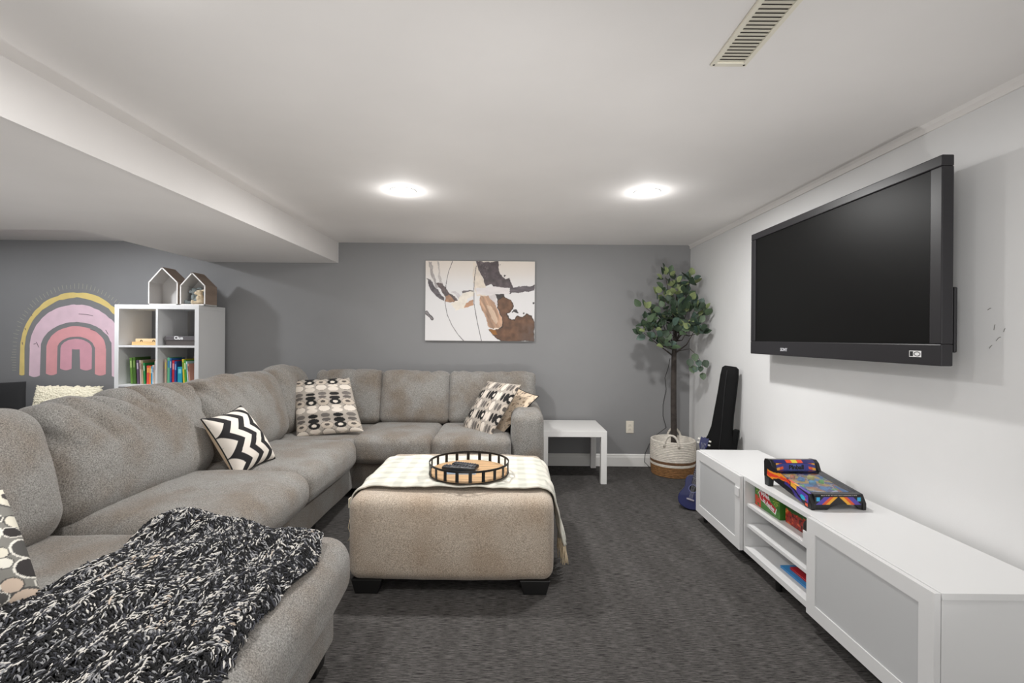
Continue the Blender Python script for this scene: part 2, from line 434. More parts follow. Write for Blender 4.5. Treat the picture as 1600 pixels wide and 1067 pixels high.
# back cushions along the back wall (front faces -Y)
for x0, x1, sd in ((-1.74, -1.145, 25), (-1.145, -.535, 26), (-.535, .235, 27)):
    soft('back_cushion', ((x0+x1)/2, 4.36, .685), (x1-x0+.012, .24, .47), .055, lean=R(13), bulge=(.0, .035, .012), disp=pleats(sd, .23, .016, 8.0, .1))
# arm at the right end
soft('armrest', (.145, 4.06, .365), (.25, .86, .61), .075, bulge=(.008, .012, .012), disp=sag(31, .004))
# feet
for x, y in ((-.73, 1.76), (-.73, 1.02), (-1.27, 3.0), (-1.27, 2.2), (-1.95, 1.05), (.2, 3.75), (-.6, 3.75), (-2.0, 4.4), (.2, 4.4)):
    MB().add(*prism([(x-.05, .0), (x+.04, .0), (x+.05, .075), (x-.06, .075)], y-.04, y+.04, 'y')).put('leg', m_leg, sofa, bevel=.004)

# ------------------------------------------------------------------ ottoman
ott = thing('ottoman', 'square grey tweed ottoman with a cream throw across its top', 'ottoman', (-.275, 2.74, 0))
OX0, OX1, OY0, OY1, OZ0, OZ1 = -.77, .222, 2.285, 3.185, .062, .462
m_ott = tweed('grey_tweed_ottoman', (146, 133, 119), (222, 208, 191), (238, 231, 224))
soft('upholstered_body', ((OX0+OX1)/2, (OY0+OY1)/2, (OZ0+OZ1)/2), (OX1-OX0, OY1-OY0, OZ1-OZ0), .055, bulge=(.006, .012, .018), disp=sag(41, .005), parent=ott, mat=m_ott,
     post=lambda V: V*np.array([1, 1, 1])+np.stack([0*V[:, 0], 0*V[:, 0], 0*V[:, 0]], 1))
for x, y in ((OX0+.09, OY0+.06), (OX1-.09, OY0+.06), (OX0+.09, OY1-.08), (OX1-.09, OY1-.08)):
    MB().add(*prism([(x-.055, 0), (x+.055, 0), (x+.075, .068), (x-.075, .068)], y-.05, y+.05, 'y')).put('leg', m_leg, ott, bevel=.004)

# cream throw over the ottoman
def otop(x):
    """outer surface of the ottoman's cross-section, as a path (s -> x,z)"""
def throw_path():
    p = []; o = .012; r = .06
    xl, xr, zt = OX0-o, OX1+o, OZ1+.012
    for z in np.linspace(.325, zt-r, 8): p.append((xl-.012*(1-(z-.33)/.1 if z < .43 else 0)*.4, z))
    for a in np.linspace(0, 90, 7)[1:]: p.append((xl+r-r*math.cos(R(a)), zt-r+r*math.sin(R(a))))
    for x in np.linspace(xl+r, xr-r, 44)[1:-1]:
        u = (x-(OX0+OX1)/2)/((OX1-OX0)/2); p.append((x, zt+.017*max(0, 1-u*u)**.6))
    for a in np.linspace(90, 0, 7): p.append((xr-r+r*math.cos(R(a)), zt-r+r*math.sin(R(a))))
    for z in np.linspace(zt-r, .17, 16)[1:]: p.append((xr+.055*((zt-r-z)/.25), z))
    return np.array(p)
pth = throw_path(); seg = np.r_[0, np.cumsum(np.hypot(*np.diff(pth, axis=0).T))]; SL = seg[-1]
ns, nt_ = 130, 70
sv = np.linspace(0, SL, ns); tv = np.linspace(0, 1, nt_)
sx_ = np.interp(sv, seg, pth[:, 0]); sz_ = np.interp(sv, seg, pth[:, 1])
V = []; cl = []
for j, t in enumerate(tv):
    for i, s in enumerate(sv):
        hang = max(0, (s-(SL-.30))/.30)        # narrows toward the fringed end
        y0 = 2.385+.018*math.sin(s*5.2+.6)+.035*math.exp(-((s-1.30)/.2)**2)-.02*math.exp(-((s-.35)/.2)**2)
        y1 = 2.985+.02*math.sin(s*4+2)
        y0 += .02*hang; y1 -= .30*hang
        y = y0+(y1-y0)*t
        n = .004*math.sin(18*t+7*s)+.0035*math.sin(31*s+9*t)+hang*.012*math.sin(26*t)
        V.append((sx_[i]+(n if i > 100 else (-n if i < 14 else 0)), y, sz_[i]+(abs(n) if 14 <= i <= 100 else 0)+.002*math.sin(40*t)))
        a = (s/.105) % 1; b = (t*.6/.098) % 1
        ch = .45*(sstep(.05, .15, a)-sstep(.5, .6, a))+.45*(sstep(.05, .15, b)-sstep(.55, .65, b))
        cl.append(np.array((226, 222, 211))*(1-ch)+np.array((188, 188, 177))*ch)
F = [(j*ns+i, j*ns+i+1, (j+1)*ns+i+1, (j+1)*ns+i) for j in range(nt_-1) for i in range(ns-1)]
thr = thing('throw_blanket', 'cream checked throw with a fringe draped across the ottoman', 'blanket', (-.275, 2.68, OZ1))
m_throw = art('cream_throw_weave', .9, .4, 420)
o = put('cloth', mesh('cloth', V, F, True, np.array(cl)), m_throw, thr)
md = o.modifiers.new('thick', 'SOLIDIFY'); md.thickness = .007; md.offset = 1.0
fr = MB(); edge = [V[j*ns+ns-1] for j in range(nt_)]
for k in range(46):
    q = edge[int(k*(nt_-1)/45)]; L_ = .085+.03*random.random(); dx = random.uniform(-.008, .02); dy = random.uniform(-.012, .012)
    fr.add(*tube([q, (q[0]+.3*dx, q[1]+.3*dy, q[2]-L_*.35), (q[0]+.8*dx, q[1]+.7*dy, q[2]-L_*.7), (q[0]+dx, q[1]+dy, q[2]-L_)], .0028, 5))
o = fr.put('fringe', M('cream_yarn', (226, 208, 178), .9), thr, smooth=True); o['kind'] = 'stuff'
box('care_tag', M('tag_cream', (236, 226, 204), .8), thr, OX0-.034, OX0-.03, 2.40, 2.43, .375, .42)
put('loose_thread', mesh('loose_thread', *tube([(OX0-.022, 2.395, .33), (OX0-.03, 2.39, .28), (OX0-.018, 2.395, .24), (OX0-.03, 2.385, .215)], .0018, 5), True), MATS['cream_yarn'], thr)

# ------------------------------------------------------------------ tray on the ottoman
m_blk = M('black_metal', (20, 20, 21), .45, metal=.3)
m_wood = M('pale_wood', (190, 155, 116), .5, var=.14, vs=6, stretch=(1, 9, 1))
tz = OZ1+.050; tcx, tcy, tr = -.212, 2.575, .215
tray = thing('serving_tray', 'round tray with wooden base and slatted black metal rim on the ottoman', 'tray', (tcx, tcy, tz))
put('wooden_base', mesh('wooden_base', *lathe([(.001, tz), (tr-.008, tz), (tr-.006, tz+.002), (tr-.006, tz+.010), (tr-.008, tz+.012), (.001, tz+.012)], 48, tcx, tcy)), m_wood, tray)
def band(z0, z1, r0, r1): return lathe([(r0, z0), (r1, z0), (r1, z1), (r0, z1), (r0, z0)], 64, tcx, tcy)
put('top_rail', mesh('top_rail', *band(tz+.052, tz+.062, tr-.004, tr)), m_blk, tray)
put('bottom_rail', mesh('bottom_rail', *band(tz-.003, tz+.0005, tr-.005, tr)), m_blk, tray)
sl = MB().box(-.0085, .0085, -.0015, .0015, 0, .052).mesh('slat')
for k in range(20):
    a = 2*math.pi*(k+.35)/20
    o = put('slat', sl, m_blk, tray, local=True)
    o.location = ((tr-.003)*math.cos(a), (tr-.003)*math.sin(a), 0.004); o.rotation_euler = (0, 0, a+math.pi/2)
# what lies on the tray
def remote(label, x, y, z, rot, L_, wd, group):
    t = thing('remote_control', label, 'remote', (x, y, z), rot, group)
    V, F = rbox(L_, wd, .020, .007, .02, (0, 0, .002)); V[:, 2] += .0112
    put('case', mesh('case', V, F, True), M('black_plastic', (22, 22, 26), .35), t, local=True)
    kb = rbox(.007, .006, .004, .0015, .02)
    km = mesh('button', *kb, True); mk = M('remote_buttons', (92, 94, 104), .5)
    for i in range(9):
        for j in range(3):
            o = put('button', km, mk, t, local=True); o.location = (-.4*L_+i*L_*.095, (j-1)*wd*.27, .0235)
    return t
MG = 'remotes on the tray'
box('booklet', M('booklet_grey', (176, 186, 198), .35), None, -.33, -.17, 2.48, 2.62, tz+.0122, tz+.0155)
tag(bpy.data.objects['booklet'], 'thin pale grey-blue booklet lying under the remotes on the tray', 'booklet')
bo = bpy.data.objects['booklet']
put('cover', mesh('cover', *[(np.array([(-.325, 2.485, tz+.016), (-.175, 2.485, tz+.016), (-.175, 2.615, tz+.016), (-.325, 2.615, tz+.016)])), [(0, 1, 2, 3)]]), M('booklet_blue', (120, 138, 160), .3), bo)
remote('longer black remote lying flat across the tray', -.262, 2.545, tz+.0165, R(-12), .185, .046, MG)
remote('shorter black remote lying behind the longer one on the tray', -.235, 2.60, tz+.0165, R(-22), .150, .042, MG)

# ------------------------------------------------------------------ side table
m_lack = M('white_laminate', (232, 231, 229), .38)
st = thing('side_table', 'small white square side table between sofa arm and plant', 'table', (.56, 4.32, 0))
box('table_top', m_lack, st, .285, .835, 4.045, 4.595, .398, .448, .002)
for x in (.285, .785):
    for y in (4.045, 4.545): box('leg', m_lack, st, x, x+.05, y, y+.05, 0, .398, .0015)

# ------------------------------------------------------------------ tv unit
UX0, UX1, UY0, UY1, UZ0, UZ1 = 1.31, 1.712, 1.438, 3.27, .065, .48
m_unit = M('white_unit_laminate', (222, 222, 222), .42)
m_unit2 = M('unit_inside', (226, 222, 216), .5)
m_frost = M('frosted_glass', (206, 207, 208), .38, trans=.12, spec=.5)
u = thing('media_unit', 'long low white media unit with frosted doors under the television', 'cabinet', (1.51, 2.35, 0))
Ym1, Ym2 = UY0+.612, UY0+1.22
box('top_panel', m_unit, u, UX0-.001, UX1, UY0-.004, UY1+.002, UZ1-.022, UZ1, .0015)
box('bottom_panel', m_unit, u, UX0, UX1-.01, UY0, UY1, UZ0, UZ0+.03, .0015)
for y0, y1 in ((UY0, UY0+.02), (Ym1-.018, Ym1+.018), (Ym2-.018, Ym2+.018), (UY1-.02, UY1)):
    box('side_panel', m_unit, u, UX0, UX1-.01, y0, y1, UZ0+.03, UZ1-.0225, .001)
box('back_panel', m_unit2, u, UX1-.018, UX1-.011, UY0+.02, UY1-.02, UZ0+.03, UZ1-.023)
for z in (.325, .212): box('shelf', m_unit, u, UX0+.012, UX1-.02, Ym1+.0185, Ym2-.0185, z-.009, z+.009, .001)
for y0, y1 in ((UY0+.0, Ym1+.006), (Ym2-.006, UY1)):
    D = MB(); fw = .056; xa, xb = UX0-.022, UX0-.003
    za, zb = UZ0+.001, UZ1-.003
    D.box(xa, xb, y0, y1, za, za+fw); D.box(xa, xb, y0, y1, zb-fw, zb); D.box(xa, xb, y0, y0+fw, za+fw, zb-fw); D.box(xa, xb, y1-fw, y1, za+fw, zb-fw)
    do = D.put('door', m_unit, u)
    box('glass_pane', m_frost, do, xa+.004, xb-.003, y0+fw-.004, y1-fw+.004, za+fw-.004, zb-fw+.004)
# child-lock catches
box('safety_catch', m_unit, u, UX0-.028, UX0-.0225, Ym2-.004, Ym2+.045, .36, .41, .002)
box('safety_catch', m_unit, u, UX0-.006, UX0-.001, Ym1+.02, Ym1+.06, .335, .40, .002)
for x, y in ((UX0+.03, UY1-.04), (UX0+.03, UY0+.06), (UX1-.05, UY1-.04), (UX1-.05, UY0+.06), (UX0+.03, (UY0+UY1)/2), (UX1-.05, (UY0+UY1)/2)):
    V, F = lathe([(.001, 0), (.014, 0), (.018, UZ0-.0005), (.001, UZ0-.0005)], 14, x, y); put('leg', mesh('leg', V, F), m_leg, u)

# ------------------------------------------------------------------ television
TX = 1.60; TY0, TY1 = 1.767, 3.165; TZ0, TZ1 = 1.145, 1.932
tv_ = thing('television', 'large black flat-screen television mounted on the white wall', 'television', (1.7, 2.466, 1.147))
m_tv = M('tv_plastic', (38, 37, 40), .4, spec=.4)
m_scr = M('tv_screen', (17, 17, 17), .42, spec=.12)
bz, bb = .042, .082
f = MB()
f.box(TX, TX+.045, TY0, TY1, TZ1-bz, TZ1); f.box(TX, TX+.045, TY0, TY1, TZ0, TZ0+bb)
f.box(TX, TX+.045, TY0, TY0+bz+.01, TZ0+bb, TZ1-bz); f.box(TX, TX+.045, TY1-bz-.01, TY1, TZ0+bb, TZ1-bz)
f.put('bezel', m_tv, tv_, bevel=.004)
box('screen', m_scr, tv_, TX+.008, TX+.03, TY0+bz+.008, TY1-bz-.008, TZ0+bb-.002, TZ1-bz+.002)
V, F = rbox(.055, TY1-TY0-.10, TZ1-TZ0-.08, .02, .2); V += np.array([TX+.06, (TY0+TY1)/2, (TZ0+TZ1)/2]); put('back_shell', mesh('back_shell', V, F, True), m_tv, tv_)
box('rear_cover', m_tv, tv_, TX+.08, TX+.095, TY0+.035, TY1-.35, TZ0+.05, TZ0+.30, .006)
for k in range(5): box('port', m_leg, tv_, TX+.05, TX+.07, TY0+.0375, TY0+.0495, TZ0+.10+.035*k, TZ0+.12+.035*k)
box('wall_bracket', m_leg, tv_, TX+.085, XR-.001, TY0+.45, TY1-.45, TZ0+.30, TZ0+.55, .004)
mt = basis((TX-.0006, TY1-.385, TZ0+.035), (0, -1, 0), (0, 0, 1), (-1, 0, 0))
text('brand_lettering', 'SONY', M('silver_print', (190, 190, 195), .4), tv_, .026, mt, bold=.0006)
lb = box('bezel_sticker', M('sticker_white', (225, 225, 225), .5), tv_, TX-.0008, TX+.001, TY0+.085, TY0+.14, TZ0+.03, TZ0+.055)
box('sticker_mark', M('sticker_black', (25, 25, 28), .5), lb, TX-.0012, TX-.0007, TY0+.122, TY0+.137, TZ0+.033, TZ0+.052)
put('sticker_oval', mesh('sticker_oval', *tube([(TX-.0012, TY0+.103+.014*math.cos(a), TZ0+.0425+.008*math.sin(a)) for a in np.linspace(0, 2*math.pi, 20)[:-1]], .0012, 5, closed=True)), MATS['sticker_black'], lb)

# ------------------------------------------------------------------ ceiling vent
VX0, VX1, VY0, VY1 = .655, .772, 1.245, 1.575
m_vent = M('cream_vent_metal', (226, 221, 206), .45)
vt = thing('ceiling_vent', 'cream louvred metal air vent in the ceiling', 'vent', (.71, 1.41, ZC))
f = MB(); z0, z1 = ZC-.008, ZC-.0003; b_ = .016
f.box(VX0, VX1, VY0, VY0+b_+.004, z0, z1); f.box(VX0, VX1, VY1-b_-.004, VY1, z0, z1); f.box(VX0, VX0+b_, VY0+b_, VY1-b_, z0, z1); f.box(VX1-b_, VX1, VY0+b_, VY1-b_, z0, z1)
f.put('frame', m_vent, vt, bevel=.002)
box('backing', M('vent_dark', (84, 80, 74), .8), vt, VX0+.01, VX1-.01, VY0+.01, VY1-.01, ZC-.0025, ZC-.0004)
sm = MB().add([(-.043, -.0045, -.0068), (.043, -.0045, -.0068), (.043, .0088, -.0038), (-.043, .0088, -.0038), (-.043, -.0045, -.0058), (.043, -.0045, -.0058), (.043, .0088, -.0028), (-.043, .0088, -.0028)],
              [(3, 2, 1, 0), (4, 5, 6, 7), (0, 1, 5, 4), (1, 2, 6, 5), (2, 3, 7, 6), (3, 0, 4, 7)]).mesh('louvre')
for k in range(17):
    o = put('louvre', sm, m_vent, vt, local=True); o.location = ((VX0+VX1)/2-.71, VY0+.029+k*.0170-1.41, .0)
for x, y in ((VX0+.009, VY1-.01), (VX1-.009, VY1-.01), (VX1-.009, VY0+.01), (VX0+.009, VY0+.01)):
    put('screw', mesh('screw', *lathe([(.001, ZC-.0098), (.003, ZC-.0095), (.0042, ZC-.0078)], 12, x, y), True), M('screw_dark', (70, 66, 62), .4, metal=.6), vt)

# ------------------------------------------------------------------ outlet, cord
oc = P(984, 667, YB)
ot = thing('wall_outlet', 'cream electrical outlet low on the grey wall beside the plant', 'outlet', (oc.x, YB, oc.z))
V, F = rbox(.075, .008, .118, .0035, .03); V += np.array([oc.x, YB-.0035, oc.z]); put('cover_plate', mesh('cover_plate', V, F, True), M('outlet_cream', (224, 217, 203), .4), ot)
for s in (-1, 1):
    V, F = rbox(.034, .006, .028, .0028, .02); V += np.array([oc.x, YB-.0065, oc.z+s*.02]); so = put('socket', mesh('socket', V, F, True), MATS['outlet_cream'], ot)
    for q in (-1, 1): box('slot', M('slot_dark', (50, 46, 42), .6), so, oc.x+q*.007-.001, oc.x+q*.007+.001, YB-.0102, YB-.009, oc.z+s*.02-.004, oc.z+s*.02+.005)

# ------------------------------------------------------------------ canvas painting
def paint_fn(u, v):
    x = 160+u*1147; y = 115+(1-v)*825
    q = np.stack([x/60, y/60, 0*x], 1); q5 = np.stack([x/17, y/17, 0*x+3], 1); wx = x+16*fbm(q, 4)+6*fbm(q5, 3); wy = y+16*fbm(q+31, 4)+6*fbm(q5+9, 3)
    n1 = fbm(np.stack([x/35, y/35, 0*x+5], 1), 4); n2 = fbm(np.stack([x/90, y/22, 0*x+9], 1), 4); n3 = fbm(np.stack([x/16, y/16, 0*x+2], 1), 3)
    c = np.tile(np.array((226, 224, 224), float), (len(x), 1))
    c += (sstep(420, 115, y)*1.0)[:, None]*np.array((2, -6, -16)); 
    def blend(mask, col, a=1.0):
        m = (np.asarray(mask, float)*a)[:, None]; col = np.asarray(col, float)
        c[:] = c*(1-m)+col*m
    def poly(pts, col, var=0, nz=None, a=1.0):
        k = inpoly(wx, wy, pts); cc = np.tile(np.array(col, float), (len(x), 1))
        if var: cc = cc*(1+var*(nz if nz is not None else n1))[:, None]
        blend(k, cc, a)
    poly([(660, 118), (705, 160), (745, 240), (790, 370), (800, 480), (700, 480), (672, 380), (664, 250)], (222, 210, 196), .08)
    poly([(690, 118), (930, 118), (935, 215), (990, 300), (1045, 298), (1070, 388), (880, 392), (860, 350), (790, 372), (760, 280), (715, 190)], (84, 74, 77), .28)
    blend(inpoly(wx, wy, [(715, 118), (830, 118), (800, 250), (770, 300), (725, 200)]), (150, 138, 140), np.clip(n3, 0, 1)*.8)
    poly([(165, 285), (205, 310), (290, 430), (352, 490), (352, 545), (262, 470), (200, 390)], (92, 86, 90), .3, n3)
    poly([(190, 118), (225, 118), (240, 250), (300, 400), (270, 400), (210, 270)], (150, 143, 142), .2, n3, .7)
    poly([(280, 118), (300, 118), (305, 250), (340, 350), (310, 350), (288, 240)], (165, 158, 156), .2, n3, .6)
    poly([(268, 350), (330, 345), (420, 455), (505, 520), (460, 548), (350, 470)], (96, 84, 84), .25, n3)
    poly([(360, 478), (410, 470), (470, 530), (420, 548), (365, 540)], (158, 122, 98), .2)
    poly([(432, 430), (470, 425), (530, 470), (540, 510), (500, 500)], (205, 200, 202), .06)
    poly([(570, 548), (662, 518), (662, 575), (560, 612)], (190, 146, 116), .15)
    poly([(420, 560), (500, 520), (560, 440), (600, 420), (670, 418), (670, 480), (610, 500), (565, 612), (480, 632)], (230, 222, 210), .06)
    poly([(550, 430), (590, 418), (660, 412), (660, 425), (600, 430), (560, 450)], (110, 104, 106), .2)
    poly([(740, 478), (820, 465), (905, 580), (962, 700), (965, 790), (900, 822), (830, 800), (790, 690), (735, 560)], (176, 142, 118), .35, fbm(np.stack([(x*.9+y*-.42)/18, (x*.42+y*.9)/120, 0*x], 1), 4))
    blend(inpoly(wx, wy, [(800, 560), (860, 590), (930, 740), (900, 770), (850, 700)]), (228, 208, 186), .55)
    poly([(820, 465), (900, 455), (920, 590), (890, 560)], (215, 208, 208), .08)
    poly([(895, 462), (985, 455), (1000, 500), (920, 520)], (60, 54, 54), .3)
    br = [(915, 520), (980, 480), (1050, 505), (1085, 580), (1060, 640), (1020, 660), (1060, 712), (1100, 718), (1120, 680), (1180, 690), (1230, 655), (1285, 680), (1310, 740), (1310, 945), (960, 945), (870, 885), (828, 820), (900, 828), (965, 790), (962, 700), (920, 600)]
    poly(br, (104, 74, 54), .25)
    blend(inpoly(wx, wy, br) & (polydist(wx, wy, br+br[:1]) < 9), (52, 38, 30), .85)
    blend(inpoly(wx, wy, br), (84, 76, 76), np.clip(sstep(1080, 1250, x)*sstep(700, 860, y), 0, 1)*.6*np.clip(.6+n1, 0, 1))
    poly([(835, 815), (900, 830), (930, 880), (870, 880)], (150, 98, 40), .15)
    poly([(880, 800), (935, 808), (930, 825), (890, 818)], (238, 222, 205))
    poly([(690, 392), (870, 380), (1045, 390), (1045, 448), (700, 468)], (222, 216, 216), .05, n2)
    poly([(1040, 388), (1180, 374), (1310, 360), (1310, 412), (1180, 430), (1040, 447)], (96, 89, 94), .3, n2)
    for pts, wd in (([(442, 118), (400, 230), (378, 340), (366, 480), (368, 560), (390, 670), (440, 780), (500, 870), (565, 942)], 3.2),
                    ([(692, 165), (675, 280), (668, 400), (672, 560), (690, 660), (712, 770), (735, 870), (752, 942)], 3.4)):
        blend(polydist(x, y, pts) < wd+1.2*n1, (84, 78, 80), .9)
    ov = [(162, 640), (185, 632), (215, 680), (236, 722), (222, 730), (190, 695), (165, 668)]
    poly(ov, (132, 126, 128), .3, n3); blend(polydist(wx, wy, ov+ov[:1]) < 4, (60, 58, 60), .9)
    for cx, cy, r in ((1105, 625, 22), (1085, 640, 12), (1122, 642, 12), (1295, 542, 14), (990, 262, 12), (945, 152, 10), (1200, 650, 8), (880, 365, 12)):
        blend(np.hypot(wx-cx, (wy-cy)*1.2)+n3*14 < r, (52, 50, 50), .9)
    return c
a0, a1 = P(664, 532, YB-.04), P(836, 408.5, YB-.04)
px0, px1, pz0, pz1 = a0.x, a1.x, a0.z, a1.z
pa = thing('canvas_painting', 'abstract black, white and brown canvas painting on the grey wall', 'painting', ((px0+px1)/2, YB, pz0))
box('stretched_canvas', M('canvas_white', (222, 219, 215), .8), pa, px0, px1, YB-.039, YB-.001, pz0, pz1, .002)
panel('painted_front', art('paint', .55, .15, 300), pa, (px0+.001, YB-.0396, pz0+.001), (px1-.001, YB-.0396, pz0+.001), (px1-.001, YB-.0396, pz1-.001), (px0+.001, YB-.0396, pz1-.001), 330, 240, paint_fn)

# ------------------------------------------------------------------ rainbow decal
rc = P(119, 575, YB); S_ = YB/FPX
rb = thing('rainbow_decal', 'pink, coral and yellow rainbow wall decal behind the bookcase', 'wall decal', (rc.x, YB, rc.z))
def arch(name, ro, hi_o, ri, hi_i, low_l, low_r, col, seed, off=0.0, rnd=.3):
    """arch band in decal units (photo pixels): outer half-width, outer crown height, inner ones, foot levels"""
    n = 56; O = []; I = []
    for k in range(n+1):
        a = math.pi-math.pi*k/n
        wob = 1+.012*vnoise(np.array([[k*.6, seed, 0]]))[0]
        O.append((off+ro*math.cos(a)*wob, 30+(hi_o-30)*math.sin(a)*wob)); I.append((off+ri*math.cos(a)/wob, 30+(hi_i-30)*math.sin(a)/wob))
    w_ = ro-ri
    footl = [(off-ro-.5+w_*t, low_l-rnd*w_*math.sin(math.pi*t)*.5) for t in np.linspace(0, 1, 7)]
    footr = [(off+ri+w_*t, low_r-rnd*w_*math.sin(math.pi*t)*.5) for t in np.linspace(0, 1, 7)]
    out = footl[:1]+O+footr[::-1]; inn = footl[::-1][:1]+I+footr[:1]
    bm = bmesh.new()
    vs = [bm.verts.new((rc.x+x*S_, YB-.0012, rc.z+y*S_)) for x, y in footl[:1]+O+footr[::-1][:-1]+footr[:1]+I[::-1]+footl[::-1][:-1]]
    f = bm.faces.new(vs); bmesh.ops.triangulate(bm, faces=[f]); bmesh.ops.recalc_face_normals(bm, faces=bm.faces)
    me = bpy.data.meshes.new(name); bm.to_mesh(me); bm.free()
    o = put(name, me, M(name+'_'+str(seed), col, .6, var=.025, vs=9), rb)
    md = o.modifiers.new('t', 'SOLIDIFY'); md.thickness = .0008; md.offset = 0
    return o
arch('arch_band', 88, 118, 80, 110, -11, -11, (236, 212, 136), 1)['label'] = 'mustard yellow outer arch'
arch('arch_band', 73, 99, 56, 72, -12, -12, (236, 206, 218), 2)['label'] = 'pale pink arch'
arch('arch_band', 46.5, 65.5, 29.5, 49, -9, -9, (236, 170, 174), 3)['label'] = 'coral pink arch'
arch('arch_band', 24.5, 45.5, 6.5, 29, -1, -1, (228, 170, 184), 4)['label'] = 'rose pink innermost arch'
m_ray = M('decal_ray', (176, 174, 160), .7)
raym = MB().box(-.0022, .0022, -.0004, .0004, 0, .046).mesh('ray')
for k in range(66):
    s = k/65.0
    if s < .13: x, y, ang = -93.5, -4+s/.13*34, math.pi/2
    elif s > .87: x, y, ang = 93.5, 30-(s-.87)/.13*34, -math.pi/2
    else:
        a = math.pi-math.pi*(s-.13)/.74; x, y = 93*math.cos(a), 30+94*math.sin(a); ang = math.pi/2-a+0
        ang = a-math.pi/2
    if P(0, 0, 1) and rc.x+x*S_ > -3.36: continue
    o = put('ray', raym, m_ray, rb); o.location = (rc.x+x*S_, YB-.0012, rc.z+y*S_); o.rotation_euler = (0, -ang if abs(ang) < 1.56 else -ang, 0)
    o.scale = (1, 1, random.uniform(.75, 1.15))
m_stk = M('decal_stroke', (128, 108, 116), .7)
for pts in ([(4, 84.5), (16, 84), (26, 82)], [(46, 60), (50, 53)], [(-62, 40), (-58, 32)], [(-66, 37), (-63, 38)], [(22, 61), (30, 58)], [(-80, 62), (-79, 59)], [(-84, 40), (-83.5, 36)], [(-70, 83), (-69, 81)]):
    put('brush_fleck', mesh('brush_fleck', *tube([(rc.x+x*S_, YB-.0036, rc.z+y*S_) for x, y in pts], .0024, 6)), m_stk, rb)

# ------------------------------------------------------------------ bookcase
BX0, BX1, BY0, BY1, BZ1 = -3.484, -2.74, 4.205, 4.595, 1.503
m_kal = M('bookcase_white', (228, 228, 228), .45)
bc = thing('bookcase', 'white cube bookcase with books standing behind the sofa', 'bookcase', (-3.11, 4.4, 0))
box('side_panel', m_kal, bc, BX0, BX0+.038, BY0, BY1, 0, BZ1-.038, .0015); box('side_panel', m_kal, bc, BX1-.038, BX1, BY0, BY1, 0, BZ1-.038, .0015)
box('top_panel', m_kal, bc, BX0, BX1, BY0, BY1, BZ1-.038, BZ1, .0015); box('bottom_panel', m_kal, bc, BX0+.038, BX1-.038, BY0, BY1, 0, .038)
sh = [1.135, .787, .43]
for z in sh: box('shelf', m_kal, bc, BX0+.038, BX1-.038, BY0+.001, BY1, z-.009, z+.009)
BXM = (BX0+BX1)/2; zz = [.038]+sh[::-1]+[BZ1-.038]
for k in range(4): box('divider', m_kal, bc, BXM-.009, BXM+.009, BY0+.001, BY1, zz[k]+(.0095 if k else 0), zz[k+1]-(.0095 if k < 3 else 0))

# ---- books: spine faces the room
def book(x, wd, h, d, z, cols, label, group, tilt=0.0, y=None, stripe=None):
    """upright book, left edge x; cols = (cover, spine detail)"""
    y = BY0+.06 if y is None else y
    t = thing('book', label, 'book', group=group, mat=Matrix.Translation((x+wd/2, y, z+.0012+abs(math.sin(tilt))*wd/2)) @ Matrix.Rotation(tilt, 4, 'Y'))
    c = M('cover_%d_%d_%d' % cols[0], cols[0], .45); h_ = wd/2
    cv = MB(); cv.box(-h_, -h_+.0015, 0, d, 0, h); cv.box(h_-.0015, h_, 0, d, 0, h); cv.box(-h_, h_, -.0015, 0, 0, h)
    cv.put('cover', c, t, local=True)
    box('pages', M('pages', (226, 218, 200), .8), t, -h_+.0016, h_-.0016, .0005, d-.004, .003, h-.003, local=True)
    sd = M('spine_%d_%d_%d' % cols[1], cols[1], .5)
    for a, b in (stripe or [(.62, .88)]): box('spine_print', sd, t, -h_*.62, h_*.62, -.0022, -.0014, h*a, h*b, local=True)
    return t
zl = sh[1]+.009
G = 'books in the left cube'; xl = BX0+.038
L1 = [(.062, .020, .235, (96, 134, 58), (176, 196, 130), 'tall lime green book, first in the left book cube', -.05),
      (.086, .024, .238, (70, 104, 42), (120, 150, 80), 'tall dark green book, second in the left book cube', -.04),
      (.121, .020, .214, (92, 72, 96), (188, 176, 190), 'purple-grey book leaning in the left book cube', -.05),
      (.148, .012, .214, (206, 186, 180), (150, 120, 120), 'thin pale pink book beside the purple-grey one', -.05),
      (.163, .014, .208, (178, 164, 128), (96, 92, 70), 'tan book before the thin green one in the left cube', -.05),
      (.182, .012, .188, (40, 150, 82), (200, 228, 206), 'thin bright green book in the left book cube', -.05),
      (.206, .022, .165, (226, 84, 70), (250, 190, 90), 'short coral red book in the left book cube', .0),
      (.229, .014, .160, (238, 138, 40), (250, 214, 140), 'short orange book beside the coral one', .0),
      (.244, .013, .158, (44, 152, 196), (190, 226, 236), 'short sky blue book in the left book cube', .0),
      (.258, .008, .170, (232, 230, 226), (120, 120, 150), 'thin white book after the sky blue one', .0),
      (.270, .020, .205, (196, 178, 164), (120, 92, 130), 'beige book with purple print near the divider', .03),
      (.2955, .020, .200, (176, 152, 138), (220, 210, 200), 'light brown book against the centre divider', .0)]
for x, wd, h, c1, c2, lb_, tl in L1: book(xl+x, wd, h, .17+.03*random.random(), zl, (c1, c2), lb_, G, tl)
